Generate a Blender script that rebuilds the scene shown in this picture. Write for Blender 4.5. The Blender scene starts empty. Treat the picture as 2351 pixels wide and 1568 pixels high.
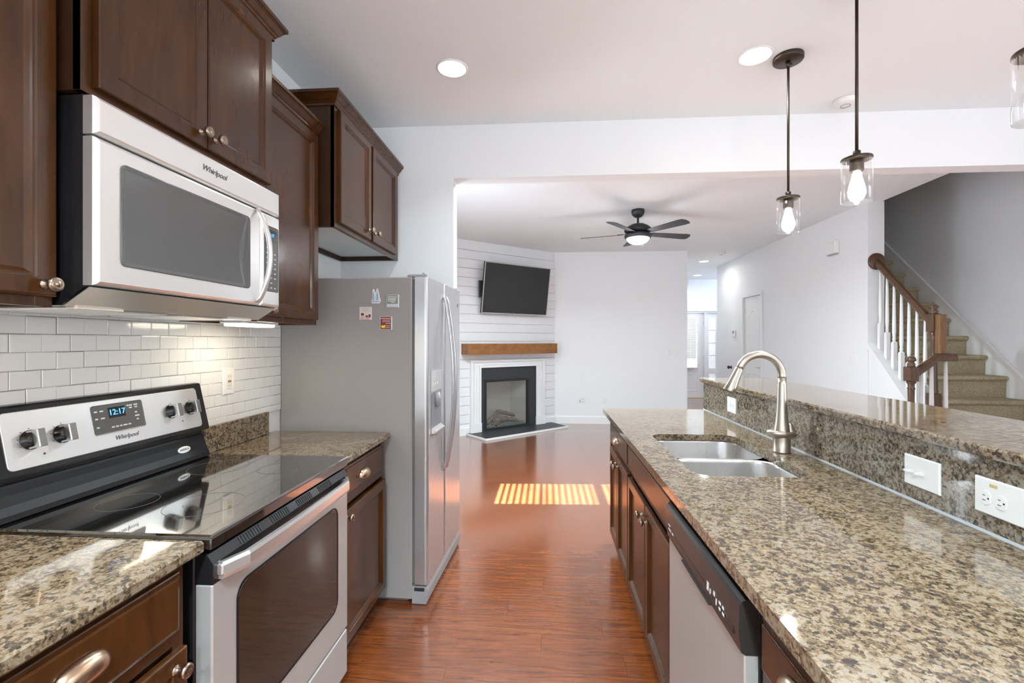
import bpy, bmesh, math, random
from mathutils import Vector, Matrix
random.seed(7)
SC = bpy.context.scene
COL = SC.collection
R = math.radians
PI = math.pi

# ------------------------------------------------------------------ camera, world, sun, exposure
cam_d = bpy.data.cameras.new('camera')
cam_d.sensor_width = 36.0
cam_d.lens = 1045.0 / 2351.0 * 36.0
cam_d.shift_x = -8.5 / 2351.0
cam_d.shift_y = -1.0 / 2351.0
cam_d.clip_start = 0.02
cam = bpy.data.objects.new('camera', cam_d)
cam.location = (0, 0, 1.395)
cam.rotation_euler = (R(90), 0, R(3.9))
COL.objects.link(cam)
SC.camera = cam

SC.view_settings.view_transform = 'Standard'
SC.view_settings.look = 'None'
SC.view_settings.gamma = 1.0
SC.view_settings.use_curve_mapping = False
SC.view_settings.exposure = 0.78

w = bpy.data.worlds.new('sky')
SC.world = w
w.use_nodes = True
wn = w.node_tree
bg = wn.nodes['Background']
sky = wn.nodes.new('ShaderNodeTexSky')
sky.sky_type = 'HOSEK_WILKIE'
sky.sun_direction = (-0.80, -0.03, 0.6)
sky.turbidity = 3.0
hs = wn.nodes.new('ShaderNodeHueSaturation')
hs.inputs['Saturation'].default_value = 0.4
wn.links.new(sky.outputs[0], hs.inputs['Color'])
wn.links.new(hs.outputs[0], bg.inputs[0])
bg.inputs[1].default_value = 2.5

sun_d = bpy.data.lights.new('sun', 'SUN')
sun_d.energy = 105.0
sun_d.angle = R(0.6)
sun_d.color = (0.66, 0.78, 1.0)
sun = bpy.data.objects.new('sun', sun_d)
sun.rotation_euler = Vector((0.80, 0.035, -0.595)).to_track_quat('-Z', 'Y').to_euler()
COL.objects.link(sun)

def area(name, loc, target, sx, sy, power, color=(1, 1, 1)):
    d = bpy.data.lights.new(name, 'AREA')
    d.shape = 'RECTANGLE'
    d.size, d.size_y = sx, sy
    d.energy = power
    d.color = color
    o = bpy.data.objects.new(name, d)
    o.location = loc
    o.rotation_euler = (Vector(target) - Vector(loc)).to_track_quat('-Z', 'Z').to_euler()
    COL.objects.link(o)
    return o

# daylight area lamps; back and dining ones are fill added at invented windows
area('fill_back', (0.2, -3.13, 1.45), (0.2, 0, 1.45), 2.6, 1.6, 24, (0.86, 0.93, 1.0))
area('fill_dining_back', (3.1, -3.13, 1.45), (3.1, 0, 1.45), 1.7, 1.9, 14, (0.86, 0.93, 1.0))
area('fill_dining', (4.66, 0.4, 1.5), (0, 0.4, 1.5), 2.4, 1.6, 42, (0.86, 0.93, 1.0))
area('daylight_living', (-1.66, 4.11, 1.5), (2, 4.11, 1.5), .55, 1.5, 60, (0.86, 0.93, 1.0))
area('daylight_entry', (3.4, 11.75, 1.4), (3.4, 9, 1.4), .9, 1.4, 13, (1, .94, .86))

# ------------------------------------------------------------------ helpers
WL = {}                                           # world origin of every object built so far

class MB:
    def __init__(s):
        s.v, s.f, s.m, s.sm, s.mi = [], [], [], [], 0
    def add(s, vs, fs, smooth=False):
        n = len(s.v)
        s.v += [tuple(p) for p in vs]
        for f in fs:
            s.f.append([n + i for i in f]); s.m.append(s.mi); s.sm.append(smooth)
        return s
    def box(s, x0, x1, y0, y1, z0, z1, b=0.0):
        x0, x1 = min(x0, x1), max(x0, x1); y0, y1 = min(y0, y1), max(y0, y1); z0, z1 = min(z0, z1), max(z0, z1)
        if b <= 0:
            vs = [(x, y, z) for x in (x0, x1) for y in (y0, y1) for z in (z0, z1)]
            return s.add(vs, [(0, 1, 3, 2), (4, 6, 7, 5), (0, 4, 5, 1), (2, 3, 7, 6), (0, 2, 6, 4), (1, 5, 7, 3)])
        b = min(b, (x1 - x0) * .49, (y1 - y0) * .49, (z1 - z0) * .49)
        vs, idx = [], {}
        for ix, x in enumerate((x0, x1)):
            for iy, y in enumerate((y0, y1)):
                for iz, z in enumerate((z0, z1)):
                    sx, sy, sz = (1 - 2 * ix) * b, (1 - 2 * iy) * b, (1 - 2 * iz) * b
                    for k, p in enumerate(((x, y + sy, z + sz), (x + sx, y, z + sz), (x + sx, y + sy, z))):
                        idx[ix, iy, iz, k] = len(vs); vs.append(p)
        fs = []
        for i in (0, 1):
            fs.append([idx[i, a, c, 0] for a, c in ((0, 0), (0, 1), (1, 1), (1, 0))])
            fs.append([idx[a, i, c, 1] for a, c in ((0, 0), (0, 1), (1, 1), (1, 0))])
            fs.append([idx[a, c, i, 2] for a, c in ((0, 0), (0, 1), (1, 1), (1, 0))])
            for j in (0, 1):
                fs.append([idx[0, i, j, 1], idx[1, i, j, 1], idx[1, i, j, 2], idx[0, i, j, 2]])
                fs.append([idx[i, 0, j, 0], idx[i, 1, j, 0], idx[i, 1, j, 2], idx[i, 0, j, 2]])
                fs.append([idx[i, j, 0, 0], idx[i, j, 1, 0], idx[i, j, 1, 1], idx[i, j, 0, 1]])
                for k in (0, 1):
                    fs.append([idx[i, j, k, 0], idx[i, j, k, 1], idx[i, j, k, 2]])
        return s.add(vs, fs)
    def loft(s, loops, cap0=True, cap1=True, smooth=True):
        n = len(loops[0]); vs = [p for l in loops for p in l]; fs = []
        for k in range(len(loops) - 1):
            for i in range(n):
                j = (i + 1) % n
                fs.append((k * n + i, k * n + j, (k + 1) * n + j, (k + 1) * n + i))
        s.add(vs, fs, smooth)
        if cap0: s.add(loops[0], [list(range(n))[::-1]])
        if cap1: s.add(loops[-1], [list(range(n))])
        return s
    def tube(s, pts, r, seg=12, flat=1.0, up=None, smooth=True):
        pts = [Vector(p) for p in pts]; rs = r if isinstance(r, (list, tuple)) else [r] * len(pts)
        t0 = (pts[1] - pts[0]).normalized()
        a = Vector(up) if up else (Vector((0, 0, 1)) if abs(t0.z) < .9 else Vector((1, 0, 0)))
        nrm = (a - t0 * a.dot(t0)).normalized(); loops = []
        for i, p in enumerate(pts):
            t = ((pts[min(i + 1, len(pts) - 1)] - p).normalized() + (p - pts[max(i - 1, 0)]).normalized())
            t = t.normalized() if t.length > 1e-9 else t0
            nrm = (nrm - t * nrm.dot(t)).normalized(); bn = t.cross(nrm)
            loops.append([p + nrm * math.cos(q) * rs[i] + bn * math.sin(q) * rs[i] * flat for q in [2 * PI * k / seg for k in range(seg)]])
        return s.loft(loops, smooth=smooth)
    def cyl(s, p0, p1, r, r1=None, seg=20):
        return s.tube([p0, p1], [r, r if r1 is None else r1], seg)
    def lathe(s, prof, c=(0, 0, 0), axis=(0, 0, 1), seg=24, smooth=True, square=()):
        ax = Vector(axis).normalized()
        u = (Vector((1, 0, 0)) if abs(ax.x) < .9 else Vector((0, 1, 0))); u = (u - ax * u.dot(ax)).normalized(); v = ax.cross(u); c = Vector(c)
        loops = [[c + ax * h + (u * math.cos(q) + v * math.sin(q)) * max(r, 1e-5) for q in [2 * PI * k / seg for k in range(seg)]] for r, h in prof]
        e = prof[0][0] > 1e-4 and prof[-1][0] > 1e-4 and abs(prof[0][1] - prof[-1][1]) < .011
        return s.loft(loops, cap0=not e, cap1=not e, smooth=smooth)
    def prism(s, poly, axis, a, b):
        def P(p, t):
            return (t, p[0], p[1]) if axis == 'x' else (p[0], t, p[1]) if axis == 'y' else (p[0], p[1], t)
        return s.loft([[P(p, a) for p in poly], [P(p, b) for p in poly]], smooth=False)
    def rings(s, o, u, v, w, h, rings, rad=0.0, seg=6, cap=True, back=True, smooth=False):
        o, u, v = Vector(o), Vector(u).normalized(), Vector(v).normalized(); n = u.cross(v); loops = []
        for ins, d in rings:
            r = max(rad - ins, 0.0005) if rad > 0 else 0
            x0, x1, y0, y1 = ins, w - ins, ins, h - ins
            if r == 0:
                pp = [(x0, y0), (x1, y0), (x1, y1), (x0, y1)]
            else:
                pp = []
                for cx, cy, a0 in ((x1 - r, y0 + r, -90), (x1 - r, y1 - r, 0), (x0 + r, y1 - r, 90), (x0 + r, y0 + r, 180)):
                    pp += [(cx + r * math.cos(R(a0 + 90 * k / seg)), cy + r * math.sin(R(a0 + 90 * k / seg))) for k in range(seg + 1)]
            loops.append([o + u * a + v * b + n * d for a, b in pp])
        return s.loft(loops, cap0=back, cap1=cap, smooth=smooth)
    def sweep(s, path, prof, smooth=False):
        P2 = [Vector(p) for p in path]; loops = []
        for i, p in enumerate(P2):
            d0 = (P2[i] - P2[i - 1]).normalized() if i else None
            d1 = (P2[i + 1] - P2[i]).normalized() if i + 1 < len(P2) else None
            n0 = Vector((d0.y, -d0.x)) if d0 else None; n1 = Vector((d1.y, -d1.x)) if d1 else None
            if n0 and n1:
                m = (n0 + n1); m = m / max(m.dot(n0), .2)
            else: m = n0 or n1
            loops.append([(p.x + m.x * a, p.y + m.y * a, z) for a, z in prof])
        return s.loft(loops, smooth=smooth)
    def xf(s, M, start=0):
        s.v[start:] = [tuple(M @ Vector(p)) for p in s.v[start:]]
        return s
    def build(s, name, mat, parent=None, origin=None, bevel=0, sub=0):
        me = bpy.data.meshes.new(name)
        if origin is None:
            if parent is not None: origin = WL[parent.name]
            else:
                xs, ys, zs = zip(*s.v)
                origin = ((min(xs) + max(xs)) / 2, (min(ys) + max(ys)) / 2, min(zs))
        og = Vector(origin)
        me.from_pydata([Vector(p) - og for p in s.v], [], s.f)
        for mm in (mat if isinstance(mat, (list, tuple)) else [mat]): me.materials.append(mm)
        me.polygons.foreach_set('material_index', s.m); me.polygons.foreach_set('use_smooth', s.sm)
        bm = bmesh.new(); bm.from_mesh(me)
        bmesh.ops.remove_doubles(bm, verts=bm.verts, dist=1e-6)
        bmesh.ops.recalc_face_normals(bm, faces=bm.faces); bm.to_mesh(me); bm.free()
        o = bpy.data.objects.new(name, me); COL.objects.link(o); WL[o.name] = og
        if parent is not None:
            o.parent = parent; o.location = og - WL[parent.name]
        else: o.location = og
        if any(s.sm): 
            for p in me.polygons: pass
        if bevel:
            md = o.modifiers.new('bevel', 'BEVEL'); md.width = bevel; md.segments = 2; md.limit_method = 'ANGLE'; md.angle_limit = R(35)
        if sub:
            md = o.modifiers.new('sub', 'SUBSURF'); md.levels = sub; md.render_levels = sub
        return o

def tag(o, label=None, cat=None, group=None, kind=None):
    if label: o['label'] = label
    if cat: o['category'] = cat
    if group: o['group'] = group
    if kind: o['kind'] = kind
    return o

def thing(name, loc, label, cat, group=None):
    o = bpy.data.objects.new(name, None); COL.objects.link(o)
    o.empty_display_size = 0.05; o.location = loc; WL[o.name] = Vector(loc)
    return tag(o, label, cat, group)

def struct(mb, name, mat, parent=None, **k):
    o = mb.build(name, mat, parent, **k); o['kind'] = 'structure'; return o

def copy_tree(o, parent=None):
    c = o.copy(); COL.objects.link(c)
    WL[c.name] = WL.get(o.name, Vector((0, 0, 0))).copy()
    if parent is not None: c.parent = parent
    for ch in list(o.children): copy_tree(ch, c)
    return c

def text(name, body, size, mat, parent, center, u, v, depth=0.0006, shear=0.0, sx=1.0):
    cu = bpy.data.curves.new(name, 'FONT'); cu.body = body; cu.size = size; cu.extrude = depth
    cu.align_x = 'CENTER'; cu.align_y = 'CENTER'; cu.shear = shear
    t = bpy.data.objects.new(name + '_tmp', cu); COL.objects.link(t)
    dg = bpy.context.evaluated_depsgraph_get(); me = bpy.data.meshes.new_from_object(t.evaluated_get(dg))
    bpy.data.objects.remove(t)
    u = Vector(u).normalized(); v = Vector(v).normalized(); n = u.cross(v); c = Vector(center) - WL[parent.name]
    for q in me.vertices:
        p = q.co.copy(); q.co = c + u * p.x * sx + v * p.y + n * p.z
    me.materials.clear(); me.materials.append(mat)
    o = bpy.data.objects.new(name, me); COL.objects.link(o); o.parent = parent; WL[o.name] = WL[parent.name].copy()
    return o

# ------------------------------------------------------------------ materials
def mat(name, col=(.8, .8, .8), rough=.5, metal=0.0, spec=.5, emit=None, es=1.0, coat=0.0):
    m = bpy.data.materials.new(name); m.use_nodes = True
    b = m.node_tree.nodes['Principled BSDF']
    b.inputs['Base Color'].default_value = (*col, 1); b.inputs['Roughness'].default_value = rough
    b.inputs['Metallic'].default_value = metal; b.inputs['Specular IOR Level'].default_value = spec
    b.inputs['Coat Weight'].default_value = coat; b.inputs['Coat Roughness'].default_value = .08
    if emit:
        b.inputs['Emission Color'].default_value = (*emit, 1); b.inputs['Emission Strength'].default_value = es
    return m

class NT:
    def __init__(s, m):
        s.t = m.node_tree; s.b = s.t.nodes['Principled BSDF']; s.co = s.n('ShaderNodeTexCoord').outputs['Object']
    def n(s, ty, **k):
        x = s.t.nodes.new(ty)
        for a, b in k.items(): setattr(x, a, b)
        return x
    def l(s, a, b): s.t.links.new(a, b)
    def mapping(s, sc, loc=(0, 0, 0), rot=(0, 0, 0)):
        x = s.n('ShaderNodeMapping'); x.inputs['Scale'].default_value = sc; x.inputs['Location'].default_value = loc; x.inputs['Rotation'].default_value = rot
        s.l(s.co, x.inputs[0]); return x.outputs[0]
    def noise(s, vec, scale, detail=4, rough=.55, dist=0.0):
        x = s.n('ShaderNodeTexNoise'); x.inputs['Scale'].default_value = scale; x.inputs['Detail'].default_value = detail
        x.inputs['Roughness'].default_value = rough; x.inputs['Distortion'].default_value = dist; s.l(vec, x.inputs['Vector']); return x.outputs['Fac']
    def ramp(s, fac, stops):
        x = s.n('ShaderNodeValToRGB'); e = x.color_ramp.elements
        while len(e) < len(stops): e.new(.5)
        for q, (p, c) in zip(e, stops):
            q.position = p; q.color = (*c, 1) if len(c) == 3 else c
        s.l(fac, x.inputs[0]); return x.outputs[0]
    def mix(s, f, a, b, bt='MIX'):
        x = s.n('ShaderNodeMix', data_type='RGBA', blend_type=bt)
        if isinstance(f, (int, float)): x.inputs[0].default_value = f
        else: s.l(f, x.inputs[0])
        for k, q in ((6, a), (7, b)):
            if isinstance(q, tuple): x.inputs[k].default_value = (*q, 1)
            else: s.l(q, x.inputs[k])
        return x.outputs[2]
    def math(s, op, a, b=0.0, c=0.0):
        x = s.n('ShaderNodeMath', operation=op)
        for k, q in enumerate((a, b, c)):
            if isinstance(q, (int, float)): x.inputs[k].default_value = q
            else: s.l(q, x.inputs[k])
        return x.outputs[0]
    def bump(s, h, st=.1, dist=.01):
        x = s.n('ShaderNodeBump'); x.inputs['Strength'].default_value = st; x.inputs['Distance'].default_value = dist
        s.l(h, x.inputs['Height']); s.l(x.outputs[0], s.b.inputs['Normal'])

def paint(name, col, rough=.6, bump=.06, sc=90):
    m = mat(name, col, rough, spec=.3); t = NT(m); v = t.mapping((1, 1, 1))
    t.bump(t.noise(v, sc, 3), bump, .004)
    t.l(t.mix(t.noise(v, 1.3, 2), tuple(c * .985 for c in col), tuple(min(1, c * 1.01) for c in col)), t.b.inputs['Base Color'])
    return m
M = {}
M['wall'] = paint('wall_paint', (.83, .84, .84)); M['ceil'] = paint('ceiling_paint', (.855, .88, .89), .75)
M['trim'] = paint('white_trim_paint', (.84, .84, .83), .32, .02); M['ship'] = paint('shiplap_paint', (.80, .81, .82), .42, .03)
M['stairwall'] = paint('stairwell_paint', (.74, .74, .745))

def wood(name, dark, light, grain=(14, 14, 1.2), rough=.32, scale=3.0, coat=.25):
    m = mat(name, light, rough, coat=coat); t = NT(m); v = t.mapping(grain)
    a = t.noise(v, scale, 6, .62, .6); b = t.noise(t.mapping((1.5, 1.5, 1.1)), 2.2, 3)
    c = t.ramp(a, [(.30, dark), (.70, light)])
    t.l(t.mix(t.math('MULTIPLY', b, .55), c, tuple(x * .55 for x in dark)), t.b.inputs['Base Color'])
    t.bump(a, .012, .002); return m
M['cab'] = wood('dark_stained_maple', (.046, .0150, .0036), (.100, .0335, .0076), (5, 5, 1.1), .26, 3.0, .10)
M['cab'].node_tree.nodes['Principled BSDF'].inputs['Specular IOR Level'].default_value = .40
M['cabin'] = wood('cabinet_side_maple', (.030, .0110, .0034), (.058, .0215, .0068), rough=.4, coat=0)
M['cabunder'] = wood('unfinished_cabinet_underside', (.50, .31, .15), (.62, .42, .23), (3, 14, 14), .5, coat=0)
M['mantel'] = wood('mantel_wood', (.22, .085, .022), (.40, .17, .05), (1.4, 8, 8), .5, coat=0)
M['rail'] = wood('handrail_oak', (.06, .027, .011), (.155, .074, .031), (20, 20, 2.5), .38)
M['rawoak'] = wood('raw_oak', (.15, .07, .028), (.33, .175, .075), (16, 16, 2), .5, coat=0)
M['railx'] = wood('handrail_oak_long', (.06, .027, .011), (.155, .074, .031), (8, 3, 8), .36)

def floor_mat():
    m = mat('laminate_planks', (.3, .1, .03), .26, coat=1.0); m.node_tree.nodes['Principled BSDF'].inputs['Coat Roughness'].default_value = .15; m.node_tree.nodes['Principled BSDF'].inputs['Coat IOR'].default_value = 1.6; t = NT(m)
    sp = t.n('ShaderNodeSeparateXYZ'); t.l(t.co, sp.inputs[0]); x, y = sp.outputs[0], sp.outputs[1]
    W, L = .128, 1.22
    ry = t.math('DIVIDE', y, W); row = t.math('FLOOR', ry); fy = t.math('FRACT', ry)
    wn1 = t.n('ShaderNodeTexWhiteNoise', noise_dimensions='1D'); t.l(row, wn1.inputs['W'])
    rx = t.math('ADD', t.math('DIVIDE', x, L), t.math('MULTIPLY', wn1.outputs[0], 7.0)); colx = t.math('FLOOR', rx); fx = t.math('FRACT', rx)
    cid = t.math('ADD', t.math('MULTIPLY', row, 13.37), colx)
    wn2 = t.n('ShaderNodeTexWhiteNoise', noise_dimensions='1D'); t.l(cid, wn2.inputs['W'])
    cb = t.n('ShaderNodeCombineXYZ'); t.l(t.math('ADD', x, t.math('MULTIPLY', wn2.outputs[0], 40.)), cb.inputs[0]); t.l(y, cb.inputs[1]); t.l(t.math('MULTIPLY', cid, .37), cb.inputs[2])
    mp = t.n('ShaderNodeMapping'); mp.inputs['Scale'].default_value = (1.5, 17, 1); t.l(cb.outputs[0], mp.inputs[0])
    g = t.noise(mp.outputs[0], 2.4, 8, .66, 1.3)
    mp2 = t.n('ShaderNodeMapping'); mp2.inputs['Scale'].default_value = (2.2, 9, 1); t.l(cb.outputs[0], mp2.inputs[0])
    k = t.noise(mp2.outputs[0], 2.0, 3, .5, .8)
    c = t.ramp(g, [(.26, (.070, .0175, .0055)), (.42, (.165, .042, .0108)), (.60, (.255, .069, .0175)), (.8, (.335, .104, .028))])
    c = t.mix(t.ramp(k, [(.64, (0, 0, 0)), (.80, (.75, .75, .75))]), c, (.085, .026, .009))
    c = t.mix(t.math('MULTIPLY', wn2.outputs[0], .30), c, (.17, .046, .0125))
    e = t.math('MAXIMUM', t.math('GREATER_THAN', t.math('ABSOLUTE', t.math('SUBTRACT', fy, .5)), .492), t.math('GREATER_THAN', t.math('ABSOLUTE', t.math('SUBTRACT', fx, .5)), .4988))
    c = t.mix(t.math('MULTIPLY', e, .45), c, (.03, .010, .005))
    t.l(c, t.b.inputs['Base Color'])
    t.l(t.math('ADD', .17, t.math('MULTIPLY', g, .09)), t.b.inputs['Roughness']); t.b.inputs['Specular IOR Level'].default_value = .6
    t.bump(t.math('SUBTRACT', g, t.math('MULTIPLY', e, .8)), .05, .002); return m
M['floor'] = floor_mat()

def granite(name, k=(1, 1, 1)):
    m = mat(name, (.3, .25, .2), .07, spec=.5, coat=.28); m.node_tree.nodes['Principled BSDF'].inputs['Coat Roughness'].default_value = .03; t = NT(m); v = t.mapping((1, 1, 1))
    K = lambda c: tuple(a * b for a, b in zip(c, k))
    def cells(sc):
        vo = t.n('ShaderNodeTexVoronoi'); vo.inputs['Scale'].default_value = sc; t.l(t.mix(.014, v, nz.outputs['Color']), vo.inputs['Vector'])
        sp = t.n('ShaderNodeSeparateColor'); t.l(vo.outputs['Color'], sp.inputs[0]); return sp.outputs[0]
    nz = t.n('ShaderNodeTexNoise'); nz.inputs['Scale'].default_value = 120; t.l(v, nz.inputs['Vector'])
    a = t.noise(v, 46, 5, .68); d = t.noise(v, 7, 3, .6)
    f = t.math('ADD', t.math('MULTIPLY', cells(125), .26), t.math('ADD', t.math('MULTIPLY', cells(230), .16), t.math('MULTIPLY', a, .78)))
    f = t.math('ADD', f, t.math('MULTIPLY', t.math('SUBTRACT', d, .5), .22))
    c = t.ramp(f, [(.40, K((.028, .023, .019))), (.49, K((.075, .057, .040))), (.565, K((.155, .107, .062))), (.64, K((.235, .168, .100))), (.73, K((.29, .235, .165))), (.82, K((.21, .185, .155)))])
    t.l(c, t.b.inputs['Base Color']); return m
M['gran'] = granite('granite'); M['granb'] = granite('granite_backsplash', (1.0, 1.10, 1.24))

def steel(name, col=(.60, .60, .59), rough=.30, stretch=(1, 260, 3), metal=.82, bmp=.006):
    m = mat(name, col, rough, metal); t = NT(m); a = t.noise(t.mapping(stretch), 3, 3)
    t.l(t.math('ADD', rough - .02, t.math('MULTIPLY', a, .04)), t.b.inputs['Roughness']); t.bump(a, bmp, .0004); return m
M['steel'] = steel('brushed_steel', (.54, .53, .515), .38, (3, 3, 260), .50); M['steelh'] = steel('brushed_steel_horizontal', (.93, .92, .90), .30, (3, 3, 260), .88); M['steelv'] = steel('brushed_steel_vertical', (.56, .56, .57), .24, (60, 60, 1.5), .66)
M['sink'] = steel('sink_steel', (.55, .54, .53), .28, (60, 4, 4), .85, .001); M['nickel'] = mat('brushed_nickel', (.52, .465, .40), .31, 1.0)
M['bronze'] = mat('oil_bronze', (.062, .047, .034), .38, .7); M['knob'] = mat('antique_pewter_knob', (.36, .28, .22), .28, 1.0); M['cup'] = mat('satin_cup_pull', (.56, .39, .27), .28, 1.0)
M['black'] = mat('black_enamel', (.012, .012, .013), .20); M['blackm'] = mat('black_matte', (.015, .015, .015), .55); M['glassblk'] = mat('ceramic_cooktop', (.010, .009, .008), .03, spec=1.0, coat=1.0)
M['glassblk'].node_tree.nodes['Principled BSDF'].inputs['IOR'].default_value = 1.9
M['ovenglass'] = mat('oven_window_glass', (.030, .021, .015), .05, spec=.6); M['mwglass'] = mat('microwave_window', (.12, .12, .118), .10, spec=.7); M['dkgrey'] = mat('grey_keypad', (.11, .108, .10), .3)
M['fside'] = paint('fridge_side_paint', (.345, .328, .312), .42, .10, 160); M['fgasket'] = mat('fridge_gasket', (.16, .155, .15), .6); M['plastic'] = mat('white_plastic', (.82, .82, .80), .3)
M['plasticg'] = mat('grey_plastic', (.36, .36, .37), .3); M['slot'] = mat('dark_slot', (.03, .03, .03), .6); M['ivory'] = mat('ivory_receptacle', (.80, .74, .64), .3)
M['slate'] = paint('slate', (.040, .043, .046), .42, .25, 30); M['tvscreen'] = mat('tv_screen', (.018, .019, .018), .24); M['silver'] = mat('silver_bezel', (.55, .54, .52), .3, .9)
M['fanblack'] = mat('fan_black', (.022, .023, .026), .42); M['blade'] = mat('fan_blade', (.040, .040, .044), .45)
M['log'] = wood('ceramic_log', (.10, .085, .07), (.34, .29, .24), (6, 6, 6), .9, coat=0); M['ember'] = paint('ember_rock', (.36, .37, .38), .8, .5, 60); M['firebrick'] = paint('firebox_panel', (.50, .48, .45), .85, .2, 12)
M['ink'] = mat('grey_print', (.12, .12, .12), .5); M['chrome'] = mat('chrome', (.75, .75, .75), .12, 1.0); M['whiteink'] = mat('white_print', (.75, .75, .74), .5)
M['caulk'] = mat('caulk', (.36, .38, .39), .4); M['tile'] = mat('glazed_tile', (.78, .775, .745), .10, spec=.6); M['grout'] = paint('grey_grout', (.30, .29, .27), .9, .2, 200)
M['gold'] = mat('gold_print', (.60, .46, .22), .5)

def carpet():
    m = mat('beige_carpet', (.38, .32, .19), .95, spec=.1); t = NT(m); v = t.mapping((1, 1, 1)); a = t.noise(v, 95, 6, .75); b = t.noise(v, 7, 3)
    c = t.ramp(a, [(.3, (.24, .195, .11)), (.5, (.46, .39, .255)), (.72, (.66, .59, .44))]); c = t.mix(t.math('MULTIPLY', b, .35), c, (.34, .28, .17))
    t.l(c, t.b.inputs['Base Color']); t.bump(a, .8, .012); return m
M['carpet'] = carpet()

def pane_glass(name, tint=(1, 1, 1), refl=.9, f0=.045):
    m = bpy.data.materials.new(name); m.use_nodes = True; t = m.node_tree; t.nodes.clear()
    o = t.nodes.new('ShaderNodeOutputMaterial'); x = t.nodes.new('ShaderNodeMixShader'); a = t.nodes.new('ShaderNodeBsdfTransparent'); b = t.nodes.new('ShaderNodeBsdfGlossy'); f = t.nodes.new('ShaderNodeLayerWeight'); f.inputs[0].default_value = .5; p = t.nodes.new('ShaderNodeMath'); p.operation = 'POWER'; p.inputs[1].default_value = 3.2; q = t.nodes.new('ShaderNodeMath'); q.operation = 'MULTIPLY_ADD'; q.inputs[1].default_value = .8; q.inputs[2].default_value = f0
    a.inputs[0].default_value = (*tint, 1); b.inputs['Roughness'].default_value = .02; b.inputs['Color'].default_value = (refl, refl, refl, 1); t.links.new(f.outputs['Facing'], p.inputs[0]); t.links.new(p.outputs[0], q.inputs[0])
    t.links.new(q.outputs[0], x.inputs[0]); t.links.new(a.outputs[0], x.inputs[1]); t.links.new(b.outputs[0], x.inputs[2]); t.links.new(x.outputs[0], o.inputs[0]); return m
M['glass'] = pane_glass('window_glass'); M['shade'] = pane_glass('clear_shade_glass', (.975, .975, .97), 1.0, .045); M['fireglass'] = pane_glass('fireplace_glass', (.90, .90, .88), 1.0, .065)
M['bulb'] = mat('lit_bulb', (1, 1, 1), .3, emit=(1, .93, .80), es=14); M['can'] = mat('lit_downlight', (1, 1, 1), .4, emit=(1, .97, .92), es=7); M['bowl'] = mat('lit_fan_bowl', (1, 1, 1), .3, emit=(1, .98, .95), es=5)
M['ucl'] = mat('lit_strip', (1, 1, 1), .3, emit=(1, .90, .72), es=6); M['clock'] = mat('blue_digits', (0, .1, .3), .4, emit=(.10, .42, 1.0), es=1.3)
M['frost'] = mat('lit_frosted_glass', (.8, .8, .8), .4)
def frosted():
    t = NT(M['frost']); v = t.n('ShaderNodeTexVoronoi', feature='DISTANCE_TO_EDGE'); v.inputs['Scale'].default_value = 34; t.l(t.co, v.inputs['Vector'])
    c = t.ramp(v.outputs['Distance'], [(0, (.50, .51, .51)), (.07, (.95, .95, .95))]); t.l(c, t.b.inputs['Base Color']); t.l(c, t.b.inputs['Emission Color']); t.b.inputs['Emission Strength'].default_value = .22; t.bump(v.outputs['Distance'], .5, .01)  # faint glow on the pane stands in for daylight behind it
frosted()

def slat_mat():
    m = bpy.data.materials.new('blind_slat'); m.use_nodes = True; t = m.node_tree; t.nodes.clear()
    o = t.nodes.new('ShaderNodeOutputMaterial'); x = t.nodes.new('ShaderNodeMixShader'); a = t.nodes.new('ShaderNodeBsdfDiffuse'); b = t.nodes.new('ShaderNodeBsdfTranslucent')
    a.inputs[0].default_value = (.86, .86, .84, 1); b.inputs[0].default_value = (.86, .86, .84, 1); x.inputs[0].default_value = .5
    t.links.new(a.outputs[0], x.inputs[1]); t.links.new(b.outputs[0], x.inputs[2]); t.links.new(x.outputs[0], o.inputs[0]); return m
M['slat'] = slat_mat()

# ------------------------------------------------------------------ room shell
CZ = 2.90                                         # ceiling height
XL, XR = -1.46, 4.5                               # left kitchen wall, outer right wall
YB, YH, YH2 = -3.0, 3.14, 3.265                   # back wall, header wall front and back
b = MB(); b.box(XL - .2, 5.6, YB - .2, 12.2, -.12, 0); struct(b, 'floor', M['floor'], origin=(0, 0, 0))
b = MB(); b.box(-30, 30, -25, 40, -.5, -.14); struct(b, 'ground', paint('dark_ground', (.11, .11, .11), .9, .3, 20), origin=(0, 0, 0))  # ground colour set dark to cut sunlight bouncing into the rooms
b = MB()
b.box(XL - .2, XR + .2, YB - .2, YH2, CZ, CZ + .12); b.box(XL - .2, 3.6, YH2, 12.2, CZ, CZ + .12); b.box(3.6, XR + .2, 8.0, 12.2, CZ, CZ + .12)
struct(b, 'ceiling', M['ceil'], origin=(0, 0, CZ))
b = MB(); b.box(3.4, XR + .2, YH2 - .15, 8.1, 5.2, 5.3); struct(b, 'ceiling_stairwell', M['ceil'])

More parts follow.
